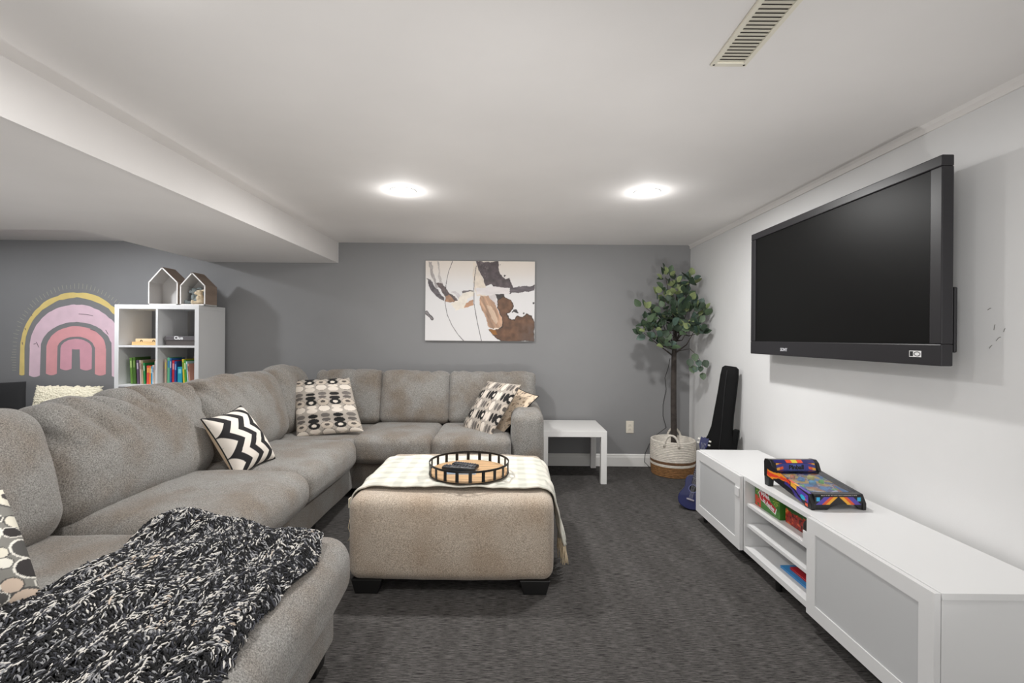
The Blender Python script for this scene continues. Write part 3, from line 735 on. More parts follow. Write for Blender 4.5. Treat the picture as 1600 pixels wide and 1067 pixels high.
# large blue picture book lying behind the left row
t = thing('picture_book', 'big dark blue picture book standing behind the left book row', 'book', (xl+.22, BY1-.06, zl))
box('cover', M('deep_blue_cover', (30, 74, 108), .5), t, xl+.13, xl+.315, BY1-.075, BY1-.07, zl+.001, zl+.25); box('pages', M('pages', (226, 218, 200), .8), t, xl+.132, xl+.313, BY1-.0695, BY1-.058, zl+.003, zl+.248); box('back_cover', MATS['deep_blue_cover'], t, xl+.13, xl+.315, BY1-.0575, BY1-.0535, zl+.001, zl+.25)
G = 'books in the right cube'; xm = BXM+.009
L2 = [(.022, .016, .222, (220, 190, 168), (240, 222, 120), 'pale peach book, first in the right book cube', .0),
      (.046, .022, .238, (96, 168, 130), (60, 120, 170), 'green-blue book near the divider in the right cube', .0),
      (.070, .012, .232, (40, 96, 160), (200, 210, 230), 'slim mid-blue book in the right book cube', .0),
      (.090, .018, .212, (190, 36, 58), (230, 150, 160), 'crimson red book in the right book cube', .0),
      (.110, .018, .205, (30, 70, 140), (120, 160, 210), 'navy blue book beside the crimson one', .0),
      (.138, .040, .156, (30, 150, 176), (120, 206, 220), 'short thick turquoise book in the right cube', .0),
      (.190, .014, .225, (214, 196, 60), (90, 160, 60), 'yellow book leaning in the right book cube', -.06),
      (.207, .014, .215, (70, 156, 58), (226, 236, 190), 'leaf green book leaning beside the yellow one', -.06),
      (.228, .010, .205, (196, 226, 226), (70, 150, 150), 'thin pale aqua book leaning in the right cube', -.08),
      (.242, .012, .185, (206, 150, 130), (120, 70, 60), 'thin salmon book leaning in the right cube', -.09)]
for x, wd, h, c1, c2, lb_, tl in L2: book(xm+x, wd, h, .15+.03*random.random(), zl, (c1, c2), lb_, G, tl)
def cover_fn(u, v):
    x = u*8; y = v*6; n = fbm(np.stack([x, y, 0*x], 1), 4)
    c = np.tile(np.array((52, 44, 46), float), (len(u), 1))
    c[v > .78+.04*n] = (46, 98, 46); c[(v > .55+.05*n) & (v < .74) & (n > -.15)] = (170, 60, 44); c[(u < .3) & (v > .35)] = np.array((168, 158, 154))
    c[(u < .28) & (n > .1) & (v > .35)] = (150, 70, 60); c[(v > .08) & (v < .30) & (u > .62) & (u < .92) & (n > -.35)] = (120, 170, 40); c[(v < .08)] = (60, 80, 120)
    return c
t = thing('picture_book', 'large dark picture book with red and green cover facing out', 'book', (xm+.23, BY0+.3, zl), group='picture books')
yb = BY0+.285
box('cover', M('dark_cover', (48, 42, 44), .5), t, xm+.128, xm+.318, yb, yb+.003, zl+.001, zl+.247); box('pages', MATS['pages'], t, xm+.13, xm+.316, yb+.0032, yb+.012, zl+.002, zl+.245); box('back_cover', MATS['dark_cover'], t, xm+.128, xm+.318, yb+.0122, yb+.015, zl+.001, zl+.247)
panel('cover_print', art('book_print', .4), t, (xm+.129, yb-.0005, zl+.002), (xm+.317, yb-.0005, zl+.002), (xm+.317, yb-.0005, zl+.246), (xm+.129, yb-.0005, zl+.246), 80, 100, cover_fn)
# ---- boxes in the upper cubes
zt = sh[0]+.0095
t = thing('wooden_game_box', 'flat pale wooden game box in the upper left cube', 'game box', (xl+.2, BY0+.17, zt))
m_pine = M('pine', (224, 186, 128), .55, var=.06, vs=9, stretch=(1, 8, 8))
box('case_bottom', m_pine, t, xl+.075, xl+.31, BY0+.05, BY0+.28, zt, zt+.03, .002); box('lid', M('pine_light', (236, 208, 164), .55), t, xl+.10, xl+.31, BY0+.06, BY0+.28, zt+.0305, zt+.058, .002)
for q in (.155, .265): put('latch', mesh('latch', *tube([(xl+q-.008, BY0+.0585, zt+.03), (xl+q-.007, BY0+.0575, zt+.042), (xl+q, BY0+.057, zt+.046), (xl+q+.007, BY0+.0575, zt+.042), (xl+q+.008, BY0+.0585, zt+.03)], .0022, 6), True), M('latch_metal', (60, 56, 50), .4, metal=.6), t)
t = thing('board_game_box', 'dark grey board game box lettered in white, upper right cube', 'game box', (xm+.16, BY0+.17, zt))
box('box_bottom', M('game_grey_dark', (82, 76, 74), .6), t, xm+.03, xm+.285, BY0+.055, BY0+.30, zt, zt+.045); 
V, F = prism([(xm+.018, zt+.0455), (xm+.295, zt+.0455), (xm+.295, zt+.082), (xm+.03, zt+.082), (xm+.018, zt+.062)], BY0+.05, BY0+.305, 'y'); o = put('lid', mesh('lid', V, F), M('game_grey', (96, 92, 94), .5), t, bevel=.002); fixn(o.data)
text('lettering', 'Clue', M('print_white', (240, 240, 240), .6), t, .042, basis((xm+.15, BY0+.0494, zt+.066), (1, 0, 0), (0, 0, 1), (0, -1, 0)), bold=.0012)

# ------------------------------------------------------------------ little house shelves and toys on top
def house(name, label, pxl, pxr, pr, eave, ridge, depth, y0):
    z0 = BZ1+.0005
    xl_ = P(pxl, 478, y0).x; xr_ = P(pxr, 478, y0).x; xc = P(pr, 430, y0).x; ze = P(pxr, eave, y0).z; zr = P(pr, ridge, y0).z
    t = thing(name, label, 'display house', ((xl_+xr_)/2, y0+depth/2, z0), group='house-shaped display boxes')
    th = .010; y1 = y0+depth; mi = M('house_inside', (198, 196, 194), .6); me_ = M('house_edge', (240, 236, 232), .5); mo = M('house_birch', (150, 132, 118), .6, var=.06, vs=7, stretch=(6, 1, 6))
    box('side_wall', mi, t, xl_, xl_+th, y0+.002, y1, z0+th, ze); box('side_wall', mo, t, xr_-th, xr_, y0+.002, y1, z0+th, ze)
    box('floor_board', mi, t, xl_, xr_, y0+.002, y1, z0, z0+th)
    for xa, sgn in ((xl_, 1), (xr_, -1)):
        d = Vector((xc-xa, 0, zr-ze)); n = Vector((-d.z*sgn, 0, d.x*sgn)).normalized()*-th
        n = Vector((d.z, 0, -d.x)).normalized()*th*(1 if sgn > 0 else -1)
        V, F = prism([(xa, ze), (xc, zr), (xc+0, zr-th*1.35), (xa+sgn*th, ze-.0)], y0+.002, y1, 'y'); o = put('roof_board', mesh('roof_board', V, F), mi if sgn > 0 else mo, t); fixn(o.data)
    V, F = prism([(xl_+th, z0+th), (xr_-th, z0+th), (xr_-th, ze), (xc, zr-th*1.4), (xl_+th, ze)], y1-.006, y1-.001, 'y'); o = put('back_board', mesh('back_board', V, F), mi, t); fixn(o.data)
    # white front edge following the outline
    for a, b in (((xl_, z0), (xl_, ze)), ((xr_, z0), (xr_, ze)), ((xl_, ze), (xc, zr)), ((xr_, ze), (xc, zr)), ((xl_, z0), (xr_, z0))):
        va = Vector((a[0], 0, a[1])); vb = Vector((b[0], 0, b[1])); d = (vb-va).normalized(); cen = Vector(((xl_+xr_)/2, 0, (z0+ze)/2)); n = Vector((d.z, 0, -d.x))
        if n.dot(cen-va) < 0: n = -n
        q = [va, vb, vb+n*th, va+n*th]
        V, F = prism([(p.x, p.z) for p in q], y0-.0015, y0+.0018, 'y'); o = put('front_edge', mesh('front_edge', V, F), me_, t); fixn(o.data)
    return t, (xl_+th, xr_-th, y0, y1, z0+th)
h1, b1 = house('house_shelf', 'larger empty house-shaped display box on the bookcase', 231.5, 277.5, 253, 441, 417, .17, 4.24)
h2, b2 = house('house_shelf', 'smaller house-shaped display box holding two toy rabbits', 281, 320.5, 300, 446, 425, .17, 4.24)
def ell(mb, c, r, n=10):
    V = []; F = []
    for i in range(n+1):
        th = math.pi*i/n
        for k in range(2*n):
            a = math.pi*k/n; V.append((c[0]+r[0]*math.sin(th)*math.cos(a), c[1]+r[1]*math.sin(th)*math.sin(a), c[2]+r[2]*math.cos(th)))
    m = 2*n
    for i in range(n):
        for k in range(m): F.append((i*m+k, (i+1)*m+k, (i+1)*m+(k+1) % m, i*m+(k+1) % m))
    mb.add(V, F)
def rabbit(label, x, y, z, rotz, col, s=1.0):
    t = thing('toy_rabbit', label, 'soft toy', (x, y, z), rotz, 'toy rabbits'); m = M('plush_'+label[:4], col, .95, var=.06, vs=60, bump=.5, bs=420)
    mb = MB()      # sits facing -x in its own frame
    for c, r in (((.0, 0, .034), (.032, .03, .036)), ((-.004, 0, .06), (.024, .024, .03)), ((-.012, 0, .098), (.026, .023, .023)), ((-.034, 0, .092), (.014, .014, .013)),
                 ((-.034, .018, .014), (.03, .012, .013)), ((-.034, -.018, .014), (.03, .012, .013)), ((-.06, .018, .018), (.012, .011, .017)), ((-.06, -.018, .018), (.012, .011, .017)),
                 ((-.022, .022, .052), (.012, .009, .022)), ((-.022, -.022, .052), (.012, .009, .022)), ((.034, 0, .024), (.012, .012, .012))):
        ell(mb, [q*s for q in c], [q*s for q in r])
    o = mb.put('body', m, t, smooth=True, local=True); md = o.modifiers.new('r', 'REMESH'); md.mode = 'VOXEL'; md.voxel_size = .0035*s; md.use_smooth_shade = True
    for sg in (-1, 1):
        V, F = tube([(.002*s, sg*.012*s, .114*s), (.022*s, sg*.017*s, .118*s), (.036*s, sg*.021*s, .10*s), (.042*s, sg*.023*s, .075*s), (.042*s, sg*.023*s, .058*s)], [.005*s, .010*s, .012*s, .010*s, .004*s], 10)
        V = np.array([tuple(v) for v in V]); put('ear', mesh('ear', V, F, True), m, t, local=True)
        e = MB(); ell(e, (-.030*s, sg*.0165*s, .103*s), (.0032*s,)*3, 6); e.put('eye', M('toy_eye', (18, 16, 16), .2), t, smooth=True, local=True)
    e = MB(); ell(e, (-.047*s, 0, .095*s), (.003*s, .004*s, .003*s), 6); e.put('nose', M('toy_nose', (196, 140, 130), .6), t, smooth=True, local=True)
    return t
rabbit('blue-grey toy rabbit sitting in the smaller house box', b2[0]+.066, 4.35, b2[4], R(30), (166, 178, 182), 1.28)
rabbit('cream toy rabbit sitting beside the blue-grey one', b2[1]-.058, 4.288, b2[4], R(34), (230, 212, 182), 1.08)

# ------------------------------------------------------------------ bench with two cushions by the wall
bn = thing('low_bench', 'low black bench hidden behind the sofa by the rainbow wall', 'bench', (-4.35, 4.3, 0))
soft('seat_pad', (-4.35, 4.3, .41), (1.5, .52, .10), .03, parent=bn, mat=M('black_cloth', (24, 24, 25), .8, bump=.3, bs=300), step=.1)
box('seat_frame', m_leg, bn, -5.08, -3.62, 4.06, 4.54, .30, .36)
for x in (-5.05, -3.69):
    for y in (4.08, 4.48): box('leg', m_leg, bn, x, x+.04, y, y+.04, 0, .30)

# ------------------------------------------------------------------ cushions
def pillow(name, label, c00, c10, c11, c01, T, fn, mat, group=None, n=110, pinch=.05, piping=None, fluff=0.0, back=None, wav=0.0):
    """corner points bottom-left, bottom-right, top-right, top-left as seen from the front"""
    c = [Vector(q) for q in (c00, c10, c11, c01)]; ctr = sum(c, Vector())/4
    nrm = ((c[1]-c[0])+(c[2]-c[3])).cross((c[3]-c[0])+(c[2]-c[1])).normalized()
    lo = min(c, key=lambda q: q.z)
    t = thing(name, label, 'cushion', (ctr.x, ctr.y, lo.z), group=group)
    uu, vv = np.meshgrid(np.linspace(-1, 1, n), np.linspace(-1, 1, n)); uu = uu.ravel(); vv = vv.ravel()
    U = uu*(1-pinch*(1-vv**2)); Vv = vv*(1-pinch*(1-uu**2))
    a = (U+1)/2; b = (Vv+1)/2
    base = ((1-a)*(1-b))[:, None]*np.array(c[0])+(a*(1-b))[:, None]*np.array(c[1])+(a*b)[:, None]*np.array(c[2])+((1-a)*b)[:, None]*np.array(c[3])
    hgt = T/2*np.maximum(0, (1-uu**2)*(1-vv**2))**.42
    cr = .006*fbm(np.stack([uu*2.2, vv*2.2, 0*uu+len(label)], 1), 3)*(hgt/(T/2))
    if wav: cr = cr+wav*np.sin((vv*1+.06*np.sin(uu*3))*math.pi*4.2)*(hgt/(T/2))
    if fluff: cr = cr+fluff*vnoise(np.stack([uu*38, vv*22, 0*uu], 1))+fluff*.6*vnoise(np.stack([uu*70, vv*44, 0*uu+4], 1))
    if fluff:
        ed = np.maximum(np.abs(uu), np.abs(vv))**6; eu = np.array((c[1]-c[0]).normalized()); ev_ = np.array((c[3]-c[0]).normalized())
        jn = vnoise(np.stack([uu*17, vv*17, 0*uu+9], 1))*.011+vnoise(np.stack([uu*45, vv*45, 0*uu+2], 1))*.005
        base = base+(ed*jn*np.sign(uu)*(np.abs(uu) > .6))[:, None]*eu+(ed*jn*np.sign(vv)*(np.abs(vv) > .6))[:, None]*ev_
    fr_ = base+np.array(nrm)*(hgt+cr)[:, None]; bk_ = base-np.array(nrm)*(hgt*.8)[:, None]
    F1 = [(j*n+i, j*n+i+1, (j+1)*n+i+1, (j+1)*n+i) for j in range(n-1) for i in range(n-1)]
    col = fn((uu+1)/2, (vv+1)/2)
    put('front_panel', mesh('front_panel', fr_, F1, True, col), mat, t)
    m2 = n//3; idx = np.linspace(0, n-1, m2).round().astype(int); sel = (idx[:, None]*n+idx[None, :]).ravel()
    F2 = [(j*m2+i, (j+1)*m2+i, (j+1)*m2+i+1, j*m2+i+1) for j in range(m2-1) for i in range(m2-1)]
    put('back_panel', mesh('back_panel', bk_[sel], F2, True), back or M('cushion_back', (150, 142, 132), .9), t)
    if piping is not None:
        ring = [j for j in range(0, n)]+[i*n+n-1 for i in range(1, n)]+[(n-1)*n+i for i in range(n-2, -1, -1)]+[i*n for i in range(n-2, 0, -1)]
        put('piping', mesh('piping', *tube([base[q] for q in ring[::2]], .004, 6, closed=True), True), piping, t)
    return t
m_pil = art('printed_cotton', .85, .25, 700)
m_bpipe = M('black_piping', (24, 23, 24), .7)
def chevron(u, v):
    # bands zigzag across the cushion
    a = u*1.0; b = v
    tri = np.abs(((b*2.9+.1) % 1)-.5)*2          # 0..1
    s = (a*3.3+tri*.56+.46) % 1
    c = np.tile(np.array((240, 232, 222), float), (len(u), 1)); c[s < .47] = (34, 32, 34); return c
pillow('throw_pillow', 'black and white chevron cushion leaning on the sofa back', P(370, 749, 2.60), P(430, 716, 2.90), P(376, 634, 2.86), P(314, 655, 2.58), .20, chevron, m_pil, 'cushions on the sofa', 150, .10, m_bpipe, back=M('chevron_back', (226, 204, 176), .9))
def ovals(u, v, nc=5.0, ph=0.0):
    bgc = np.array((176, 167, 157), float); c = np.tile(bgc, (len(u), 1))
    a = u*nc; ci = np.floor(a).astype(int); fx = (a-ci-.5)
    rep = 2.55
    vv_ = v*rep+np.where(ci % 2 == 0, .12, .0)+ph; fy = (vv_ % 1)
    def el(cy, w_, h_, colr, mask):
        dy = (fy-cy+.5) % 1-.5; k = mask & ((fx/w_)**2+(dy/h_)**2 < 1); c[k] = colr
    odd = ci % 2 == 1; ev = ~odd
    W_, B_, G_, T_ = (226, 216, 204), (26, 25, 25), (98, 92, 88), (196, 184, 170)
    for cy, w_, h_, col in ((.92, .44, .10, W_), (.10, .40, .085, W_), (.30, .46, .13, B_), (.30, .2, .06, W_), (.50, .44, .10, B_), (.70, .40, .075, B_)): el(cy, w_, h_, col, odd)
    for cy, w_, h_, col in ((.15, .5, .16, G_), (.14, .47, .14, W_), (.42, .5, .16, G_), (.42, .47, .145, T_), (.44, .2, .05, (84, 78, 74)), (.66, .34, .07, G_), (.84, .36, .085, (112, 106, 102))): el(cy, w_, h_, col, ev)
    return c
pillow('throw_pillow', 'oval-patterned cushion upright in the sofa corner', P(463, 684, 3.70), P(568, 674, 3.76), P(546, 590, 3.98), P(458, 594, 3.93), .15, ovals, m_pil, 'cushions on the sofa', 130, .03, wav=.006)
pillow('throw_pillow', 'oval-patterned cushion leaning against the right sofa arm', P(720, 671, 4.00), P(767, 682, 3.70), P(814, 601, 3.80), P(762, 595, 4.10), .13, lambda u, v: ovals(v, 1-u, 5.0, .3), m_pil, 'cushions on the sofa', 130, .03)
def peach(u, v):
    n = fbm(np.stack([u*9, v*9, 0*u+3], 1), 3); c = np.tile(np.array((224, 204, 180), float), (len(u), 1))
    c[(np.abs(n) < .045)] = (120, 104, 92); c[(n > .42)] = (168, 146, 122); return c
pillow('throw_pillow', 'cream scroll-print cushion with black back behind the oval one', P(765, 676, 4.14), P(782, 682, 3.80), P(842, 619, 3.84), P(800, 600, 4.16), .10, peach, m_pil, 'cushions on the sofa', 70, .07, m_bpipe, back=M('black_velvet', (22, 21, 22), .8))
cs = []
rr = random.Random(5)
for k in range(1800):
    r = rr.choice((.11, .10, .085, .06, .045)); x, y = rr.random()*1.1-.05, rr.random()*1.1-.05
    if all(math.hypot(x-q[0], y-q[1]) > (r+q[2])*.86 for q in cs): cs.append((x, y, r, rr.choice(((232, 228, 216), (52, 48, 48), (226, 220, 204), (206, 186, 168), (84, 82, 80), (60, 56, 56)))))
def circles(u, v):
    c = np.tile(np.array((132, 130, 124), float), (len(u), 1))
    for x, y, r, col in cs:
        d = np.hypot(u-x, (v-y)); c[d < r] = (236, 232, 222) if sum(col) < 300 else (80, 78, 76); c[d < r*.86] = col
        if r > .085: c[d < r*.3] = (240, 236, 226) if sum(col) < 300 else (70, 66, 66)
    return c
cBR, cTR, cBL = P(70, 950, 1.345), P(4, 765, 1.40), P(-290, 1060, 1.10)
pillow('throw_pillow', 'grey cushion with black and white circles at the chaise end', cBL, cBR, cTR, cBL+(cTR-cBR), .22, circles, m_pil, 'cushions on the sofa', 150, -.03)
m_fur = art('cream_fur', .95, .6, 260)
pillow('throw_pillow', 'fluffy cream cushion in front of the rainbow decal', P(46, 665, 4.33), P(162, 668, 4.33), P(160, 604, 4.42), P(58, 603, 4.42), .16, fixed((240, 232, 208)), m_fur, 'cushions on the bench', 130, .02, fluff=.006, back=M('cream_back', (226, 216, 190), .9))
pillow('throw_pillow', 'black cushion at the left edge beside the cream one', P(-75, 668, 4.33), P(42, 670, 4.33), P(41, 596, 4.42), P(-72, 600, 4.42), .15, fixed((30, 30, 31)), art('black_weave', .85), 'cushions on the bench', 60, .02, back=MATS['black_cloth'])

# ------------------------------------------------------------------ chunky knit blanket on the chaise
kb_ = thing('knit_blanket', 'chunky black and white knitted blanket spread over the chaise', 'blanket', (-1.0, 1.4, .48))
def bl_pos(a, b):
    """a across (0 at sofa back side .. 1 at chaise end), b along depth (0 near .. 1 far)"""
    xl_ = -1.325+.06*np.exp(-((b-.66)/.14)**2)-.03*sstep(.88, 1, b)+.012*np.sin(b*7); xr_ = -.645+.010*np.sin(b*9)-.03*sstep(.8, 1, b)
    x = xl_+(xr_-xl_)*a; yf = 1.855-.125*sstep(.3, 1, a)+.02*np.sin(a*6); y = .86+(yf-.86)*b
    z = .492+.020*np.maximum(0, (1-((x+1.19)/.66)**2)*(1-((y-1.385)/.5)**2))**.5
    z = z-.05*sstep(-.70, -.60, x)-.09*sstep(1.80, 1.89, y)*sstep(-1.0, -.8, x)
    z = z+.050*np.exp(-((x+1.22)/.13)**2-((y-1.82)/.10)**2)+.020*np.exp(-((x+.78)/.12)**2-((y-1.70)/.12)**2)
    z = z+.010*np.sin(x*17+y*6)*np.sin(y*11)+.008*np.sin(y*23-x*9)
    return np.stack([x, y, z+.012], 1)
nb = 70
aa, bb_ = np.meshgrid(np.linspace(0, 1, nb), np.linspace(0, 1, nb)); V = bl_pos(aa.ravel(), bb_.ravel()); V[:, 2] -= .004
F = [(j*nb+i, j*nb+i+1, (j+1)*nb+i+1, (j+1)*nb+i) for j in range(nb-1) for i in range(nb-1)]
o = put('knit_ground', mesh('knit_ground', V, F, True), M('knit_black', (20, 20, 22), .95), kb_)
md = o.modifiers.new('thick', 'SOLIDIFY'); md.thickness = .012; md.offset = -1
# yarn: short arched strands in wavering herringbone rows
NS = 21000
g = RNG.random((NS, 2)); A, B = g[:, 0]*1.01-.005, g[:, 1]*1.01-.005
wavy = A*16+.5*np.sin(B*11)+.35*np.sin(B*27+A*9); colk = np.floor(wavy).astype(int); ang = np.where(colk % 2 == 0, .62, -.62)+RNG.normal(0, .28, NS)+.5*np.sin(B*9+A*5)
Ls = RNG.uniform(.018, .034, NS)/.95; K = 5; rad = RNG.uniform(.0015, .0025, NS)
ts = np.linspace(-.5, .5, K)
allV = np.zeros((NS, K, 4, 3)); da = np.sin(ang)*.95; db = np.cos(ang)
shuf = RNG.random(NS)
pts = np.zeros((NS, K, 3))
for k in range(K):
    a_ = np.clip(A+da*Ls*ts[k]*1.25+.004*np.sin(k*2+shuf*6), -.012, 1.012); b2_ = np.clip(B+db*Ls*ts[k], -.012, 1.012)
    q = bl_pos(a_, b2_); q[:, 2] += .002+(.25-ts[k]**2)*.022*(.4+shuf); pts[:, k] = q
tan = np.gradient(pts, axis=1); tan /= np.linalg.norm(tan, axis=2, keepdims=True)
up = np.array([0, 0, 1.0]); sd_ = np.cross(tan, up); sd_ /= np.maximum(np.linalg.norm(sd_, axis=2, keepdims=True), 1e-6); nu = np.cross(sd_, tan)
tap = np.array([.35, 1, 1.1, 1, .35])
for k4 in range(4):
    th = math.pi/2*k4; allV[:, :, k4] = pts+(math.cos(th)*sd_+math.sin(th)*nu)*(rad[:, None]*tap)[:, :, None]
VV = allV.reshape(-1, 3); base_i = np.arange(NS)*K*4; Fl = []
for k in range(K-1):
    for k4 in range(4):
        l = (k4+1) % 4; Fl.append(np.stack([base_i+k*4+k4, base_i+k*4+l, base_i+(k+1)*4+l, base_i+(k+1)*4+k4], 1))
FF = np.concatenate(Fl)
low = fbm(np.stack([A*5, B*5, 0*A], 1), 3); pk = RNG.random(NS)+.22*low+.10*np.sin(wavy*math.pi)
pal = np.array([(16, 16, 18), (26, 26, 30), (66, 67, 74), (150, 150, 152), (214, 210, 204), (206, 190, 174)], float)
ki = np.digitize(pk, [.36, .54, .70, .84, 1.06]); colr = pal[ki]; CC = np.repeat(colr, K*4, axis=0)
me = bpy.data.meshes.new('yarn'); me.vertices.add(len(VV)); me.vertices.foreach_set('co', VV.ravel())
me.loops.add(len(FF)*4); me.loops.foreach_set('vertex_index', FF.ravel().astype(np.int32)); me.polygons.add(len(FF))
me.polygons.foreach_set('loop_start', np.arange(len(FF), dtype=np.int32)*4); me.polygons.foreach_set('use_smooth', np.ones(len(FF), bool))
ca = me.color_attributes.new('Col', 'FLOAT_COLOR', 'POINT'); c4 = np.ones((len(VV), 4)); c4[:, :3] = lin(CC); ca.data.foreach_set('color', c4.ravel()); me.update(); me.validate()
o = put('yarn', me, art('yarn_colours', .9), kb_); o['kind'] = 'stuff'

# ------------------------------------------------------------------ basket and artificial tree
tb = Vector((1.515, 4.40, 0)); br_, bh = .198, .315
bk = thing('woven_basket', 'round white and brown woven basket with two handles in the corner', 'basket', tb)
def coil(z0, z1, wall=True):
    pr = []; n = max(1, int(round((z1-z0)/.0145)))
    for k in range(n):
        zc = z0+(k+.5)*(z1-z0)/n; h_ = (z1-z0)/n/2
        for a in np.linspace(-80, 80, 6):
            z = zc+h_*math.sin(R(a)); bul = .008*math.sin(math.pi*min(1, max(0, z/bh)))
            pr.append((br_-.012+.008*(z/bh)+bul+.0045*math.cos(R(a)), z))
    return pr
m_bw = M('basket_white', (224, 217, 206), .85, var=.09, vs=35, bump=.7, bs=160, stretch=(1, 1, 4)); m_bb = M('basket_brown', (136, 98, 60), .85, var=.2, vs=40, bump=.7, bs=160, stretch=(1, 1, 4)); m_bd = M('basket_band', (112, 82, 58), .85, var=.15, vs=40, bump=.6, bs=160)
for nm, z0, z1, m in (('brown_weave', .0, .092, m_bb), ('white_stripe', .092, .115, m_bw), ('brown_band', .115, .138, m_bd), ('white_weave', .138, bh, m_bw)):
    pr = coil(z0, z1)
    if z0 == 0: pr = [(.001, .001)]+pr
    put(nm, mesh(nm, *lathe(pr, 56, tb.x, tb.y), True), m, bk)
inn = [(br_-.002, bh), (br_-.010, bh+.004), (br_-.020, bh), (br_-.022, .10), (.001, .10)]
put('lining', mesh('lining', *lathe(inn, 48, tb.x, tb.y), True), m_bw, bk)
for a0 in (R(248), R(68)):
    c = Vector((tb.x+(br_-.004)*math.cos(a0), tb.y+(br_-.004)*math.sin(a0), 0)); tg = Vector((-math.sin(a0), math.cos(a0), 0))
    pts_ = [c+tg*(.062*math.cos(q))+Vector((0, 0, bh-.04+.105*math.sin(q))) for q in np.linspace(0, math.pi, 15)]
    put('handle', mesh('handle', *tube(pts_, .010, 10), True), m_bw, bk)
tr_ = thing('artificial_tree', 'leafy artificial eucalyptus tree standing in the woven basket', 'plant', (tb.x, tb.y, .105))
put('pot', mesh('pot', *lathe([(.001, .105), (.09, .105), (.11, .24), (.10, .245), (.001, .235)], 28, tb.x, tb.y), True), M('pot_black', (34, 32, 30), .8), tr_)
m_bark = M('bark', (62, 56, 52), .9, var=.15, vs=30, bump=.5, bs=90)
T0 = P(1053, 690, 4.38); T1 = P(1053, 560, 4.36); T2 = P(1056, 500, 4.33); T3 = P(1058, 455, 4.33)
put('trunk', mesh('trunk', *tube([(tb.x, 4.39, .235), T0, T0.lerp(T1, .5)+Vector((-.004, 0, 0)), T1, T2, T3], [.029, .028, .026, .023, .014, .006], 12), True), m_bark, tr_)
def leaf_mesh(L_, wd, cup):
    V = [(0, 0, 0)]; F = []; n = 5
    for i in range(1, n):
        t = i/n; w_ = wd/2*math.sin(math.pi*t**.8)**.75
        V += [(-w_, L_*t, cup*(w_/wd)*2), (0, L_*t, -.002), (w_, L_*t, cup*(w_/wd)*2)]
    V.append((0, L_, 0)); e = len(V)-1
    F += [(0, 2, 1), (0, 3, 2)]
    for i in range(n-2):
        b = 1+3*i; F += [(b, b+1, b+4, b+3), (b+1, b+2, b+5, b+4)]
    b = 1+3*(n-2); F += [(b, b+1, e), (b+1, b+2, e)]
    return mesh('leaf', V, F, True)
def leaf_mat(name, col):
    m = M(name, col, .55, var=.12, vs=25); return m
lms = []
for k, (col, nm) in enumerate((((54, 70, 54), 'leaf_deep'), ((74, 92, 68), 'leaf_mid'), ((68, 88, 78), 'leaf_blue'), ((126, 138, 94), 'leaf_pale'))):
    for j, (L_, wd) in enumerate(((.088, .064), (.072, .058))):
        me = leaf_mesh(L_, wd, .010); me.materials.append(leaf_mat(nm, col)); lms.append(me)
blobs = [(1040, 432, 4.30, 12), (1050, 450, 4.28, 18), (1068, 462, 4.25, 18), (1035, 465, 4.30, 16), (1078, 440, 4.26, 14), (1030, 492, 4.28, 18), (1012, 505, 4.25, 15), (1006, 520, 4.24, 12), (1020, 515, 4.2, 16), (1050, 485, 4.2, 20), (1066, 492, 4.18, 20),
         (1085, 485, 4.14, 16), (1098, 490, 4.08, 10), (1090, 508, 4.1, 15), (1075, 515, 4.14, 18), (1045, 515, 4.2, 20), (1030, 530, 4.18, 15), (1008, 480, 4.26, 8), (1056, 470, 4.33, 22), (1060, 440, 4.32, 14), (1095, 520, 4.08, 10), (1042, 540, 4.2, 10), (1075, 480, 4.22, 20), (1040, 500, 4.3, 20)]
nl = 0
def put_leaf(p, d, up_, me):
    d = d.normalized(); s = d.cross(up_); s = s.normalized() if s.length > .01 else d.orthogonal().normalized(); n = s.cross(d)
    o = put('leaf', me, None, tr_); k = random.uniform(.82, 1.12)
    o.matrix_world = Matrix.Identity(4)
    mtx = basis(p, s*k, d*k, n*k); o.matrix_basis = W[tr_].inverted() @ mtx if False else mtx
for bi, (bx_, by_, bY, brd) in enumerate(blobs):
    tip = P(bx_, by_, bY); st_ = T1.lerp(T2, random.uniform(0, .9)) if by_ > 470 else T2.lerp(T3, random.uniform(-.3, .6))
    mid = st_.lerp(tip, .55)+Vector((0, 0, -.02-.04*random.random()))
    put('branch', mesh('branch', *tube([st_, st_.lerp(mid, .5), mid, tip], [.009, .007, .0045, .002], 6), True), m_bark, tr_)
    nlf = max(5, int(brd*.72)); rad_ = brd*.0058
    for k in range(nlf):
        a = k*2.4+bi; e = random.uniform(-.7, .9); off = Vector((math.cos(a)*math.cos(e), .8*math.sin(a)*math.cos(e), math.sin(e)))*rad_*random.uniform(.25, 1.0)
        p = tip+off; d = off+Vector((0, 0, .03))+Vector((random.uniform(-.04, .04), -.02, random.uniform(-.03, .05)))
        if p.x+max(0, d.normalized().x)*.08 > XR-.02 or p.y+max(0, d.normalized().y)*.08 > YB-.02: d.x = -abs(d.x); d.y = -abs(d.y); p.x = min(p.x, XR-.03); p.y = min(p.y, YB-.06)
        q = random.random(); kk = (0 if q < .40 else 1 if q < .68 else 2 if q < .84 else 3)
        if by_ < 480 and bx_ < 1058 and random.random() < .35: kk = 3
        put_leaf(p, d, Vector((random.uniform(-.9, .5), random.uniform(-1.3, -.2), random.uniform(.2, 1))), lms[kk*2+random.randint(0, 1)]); nl += 1
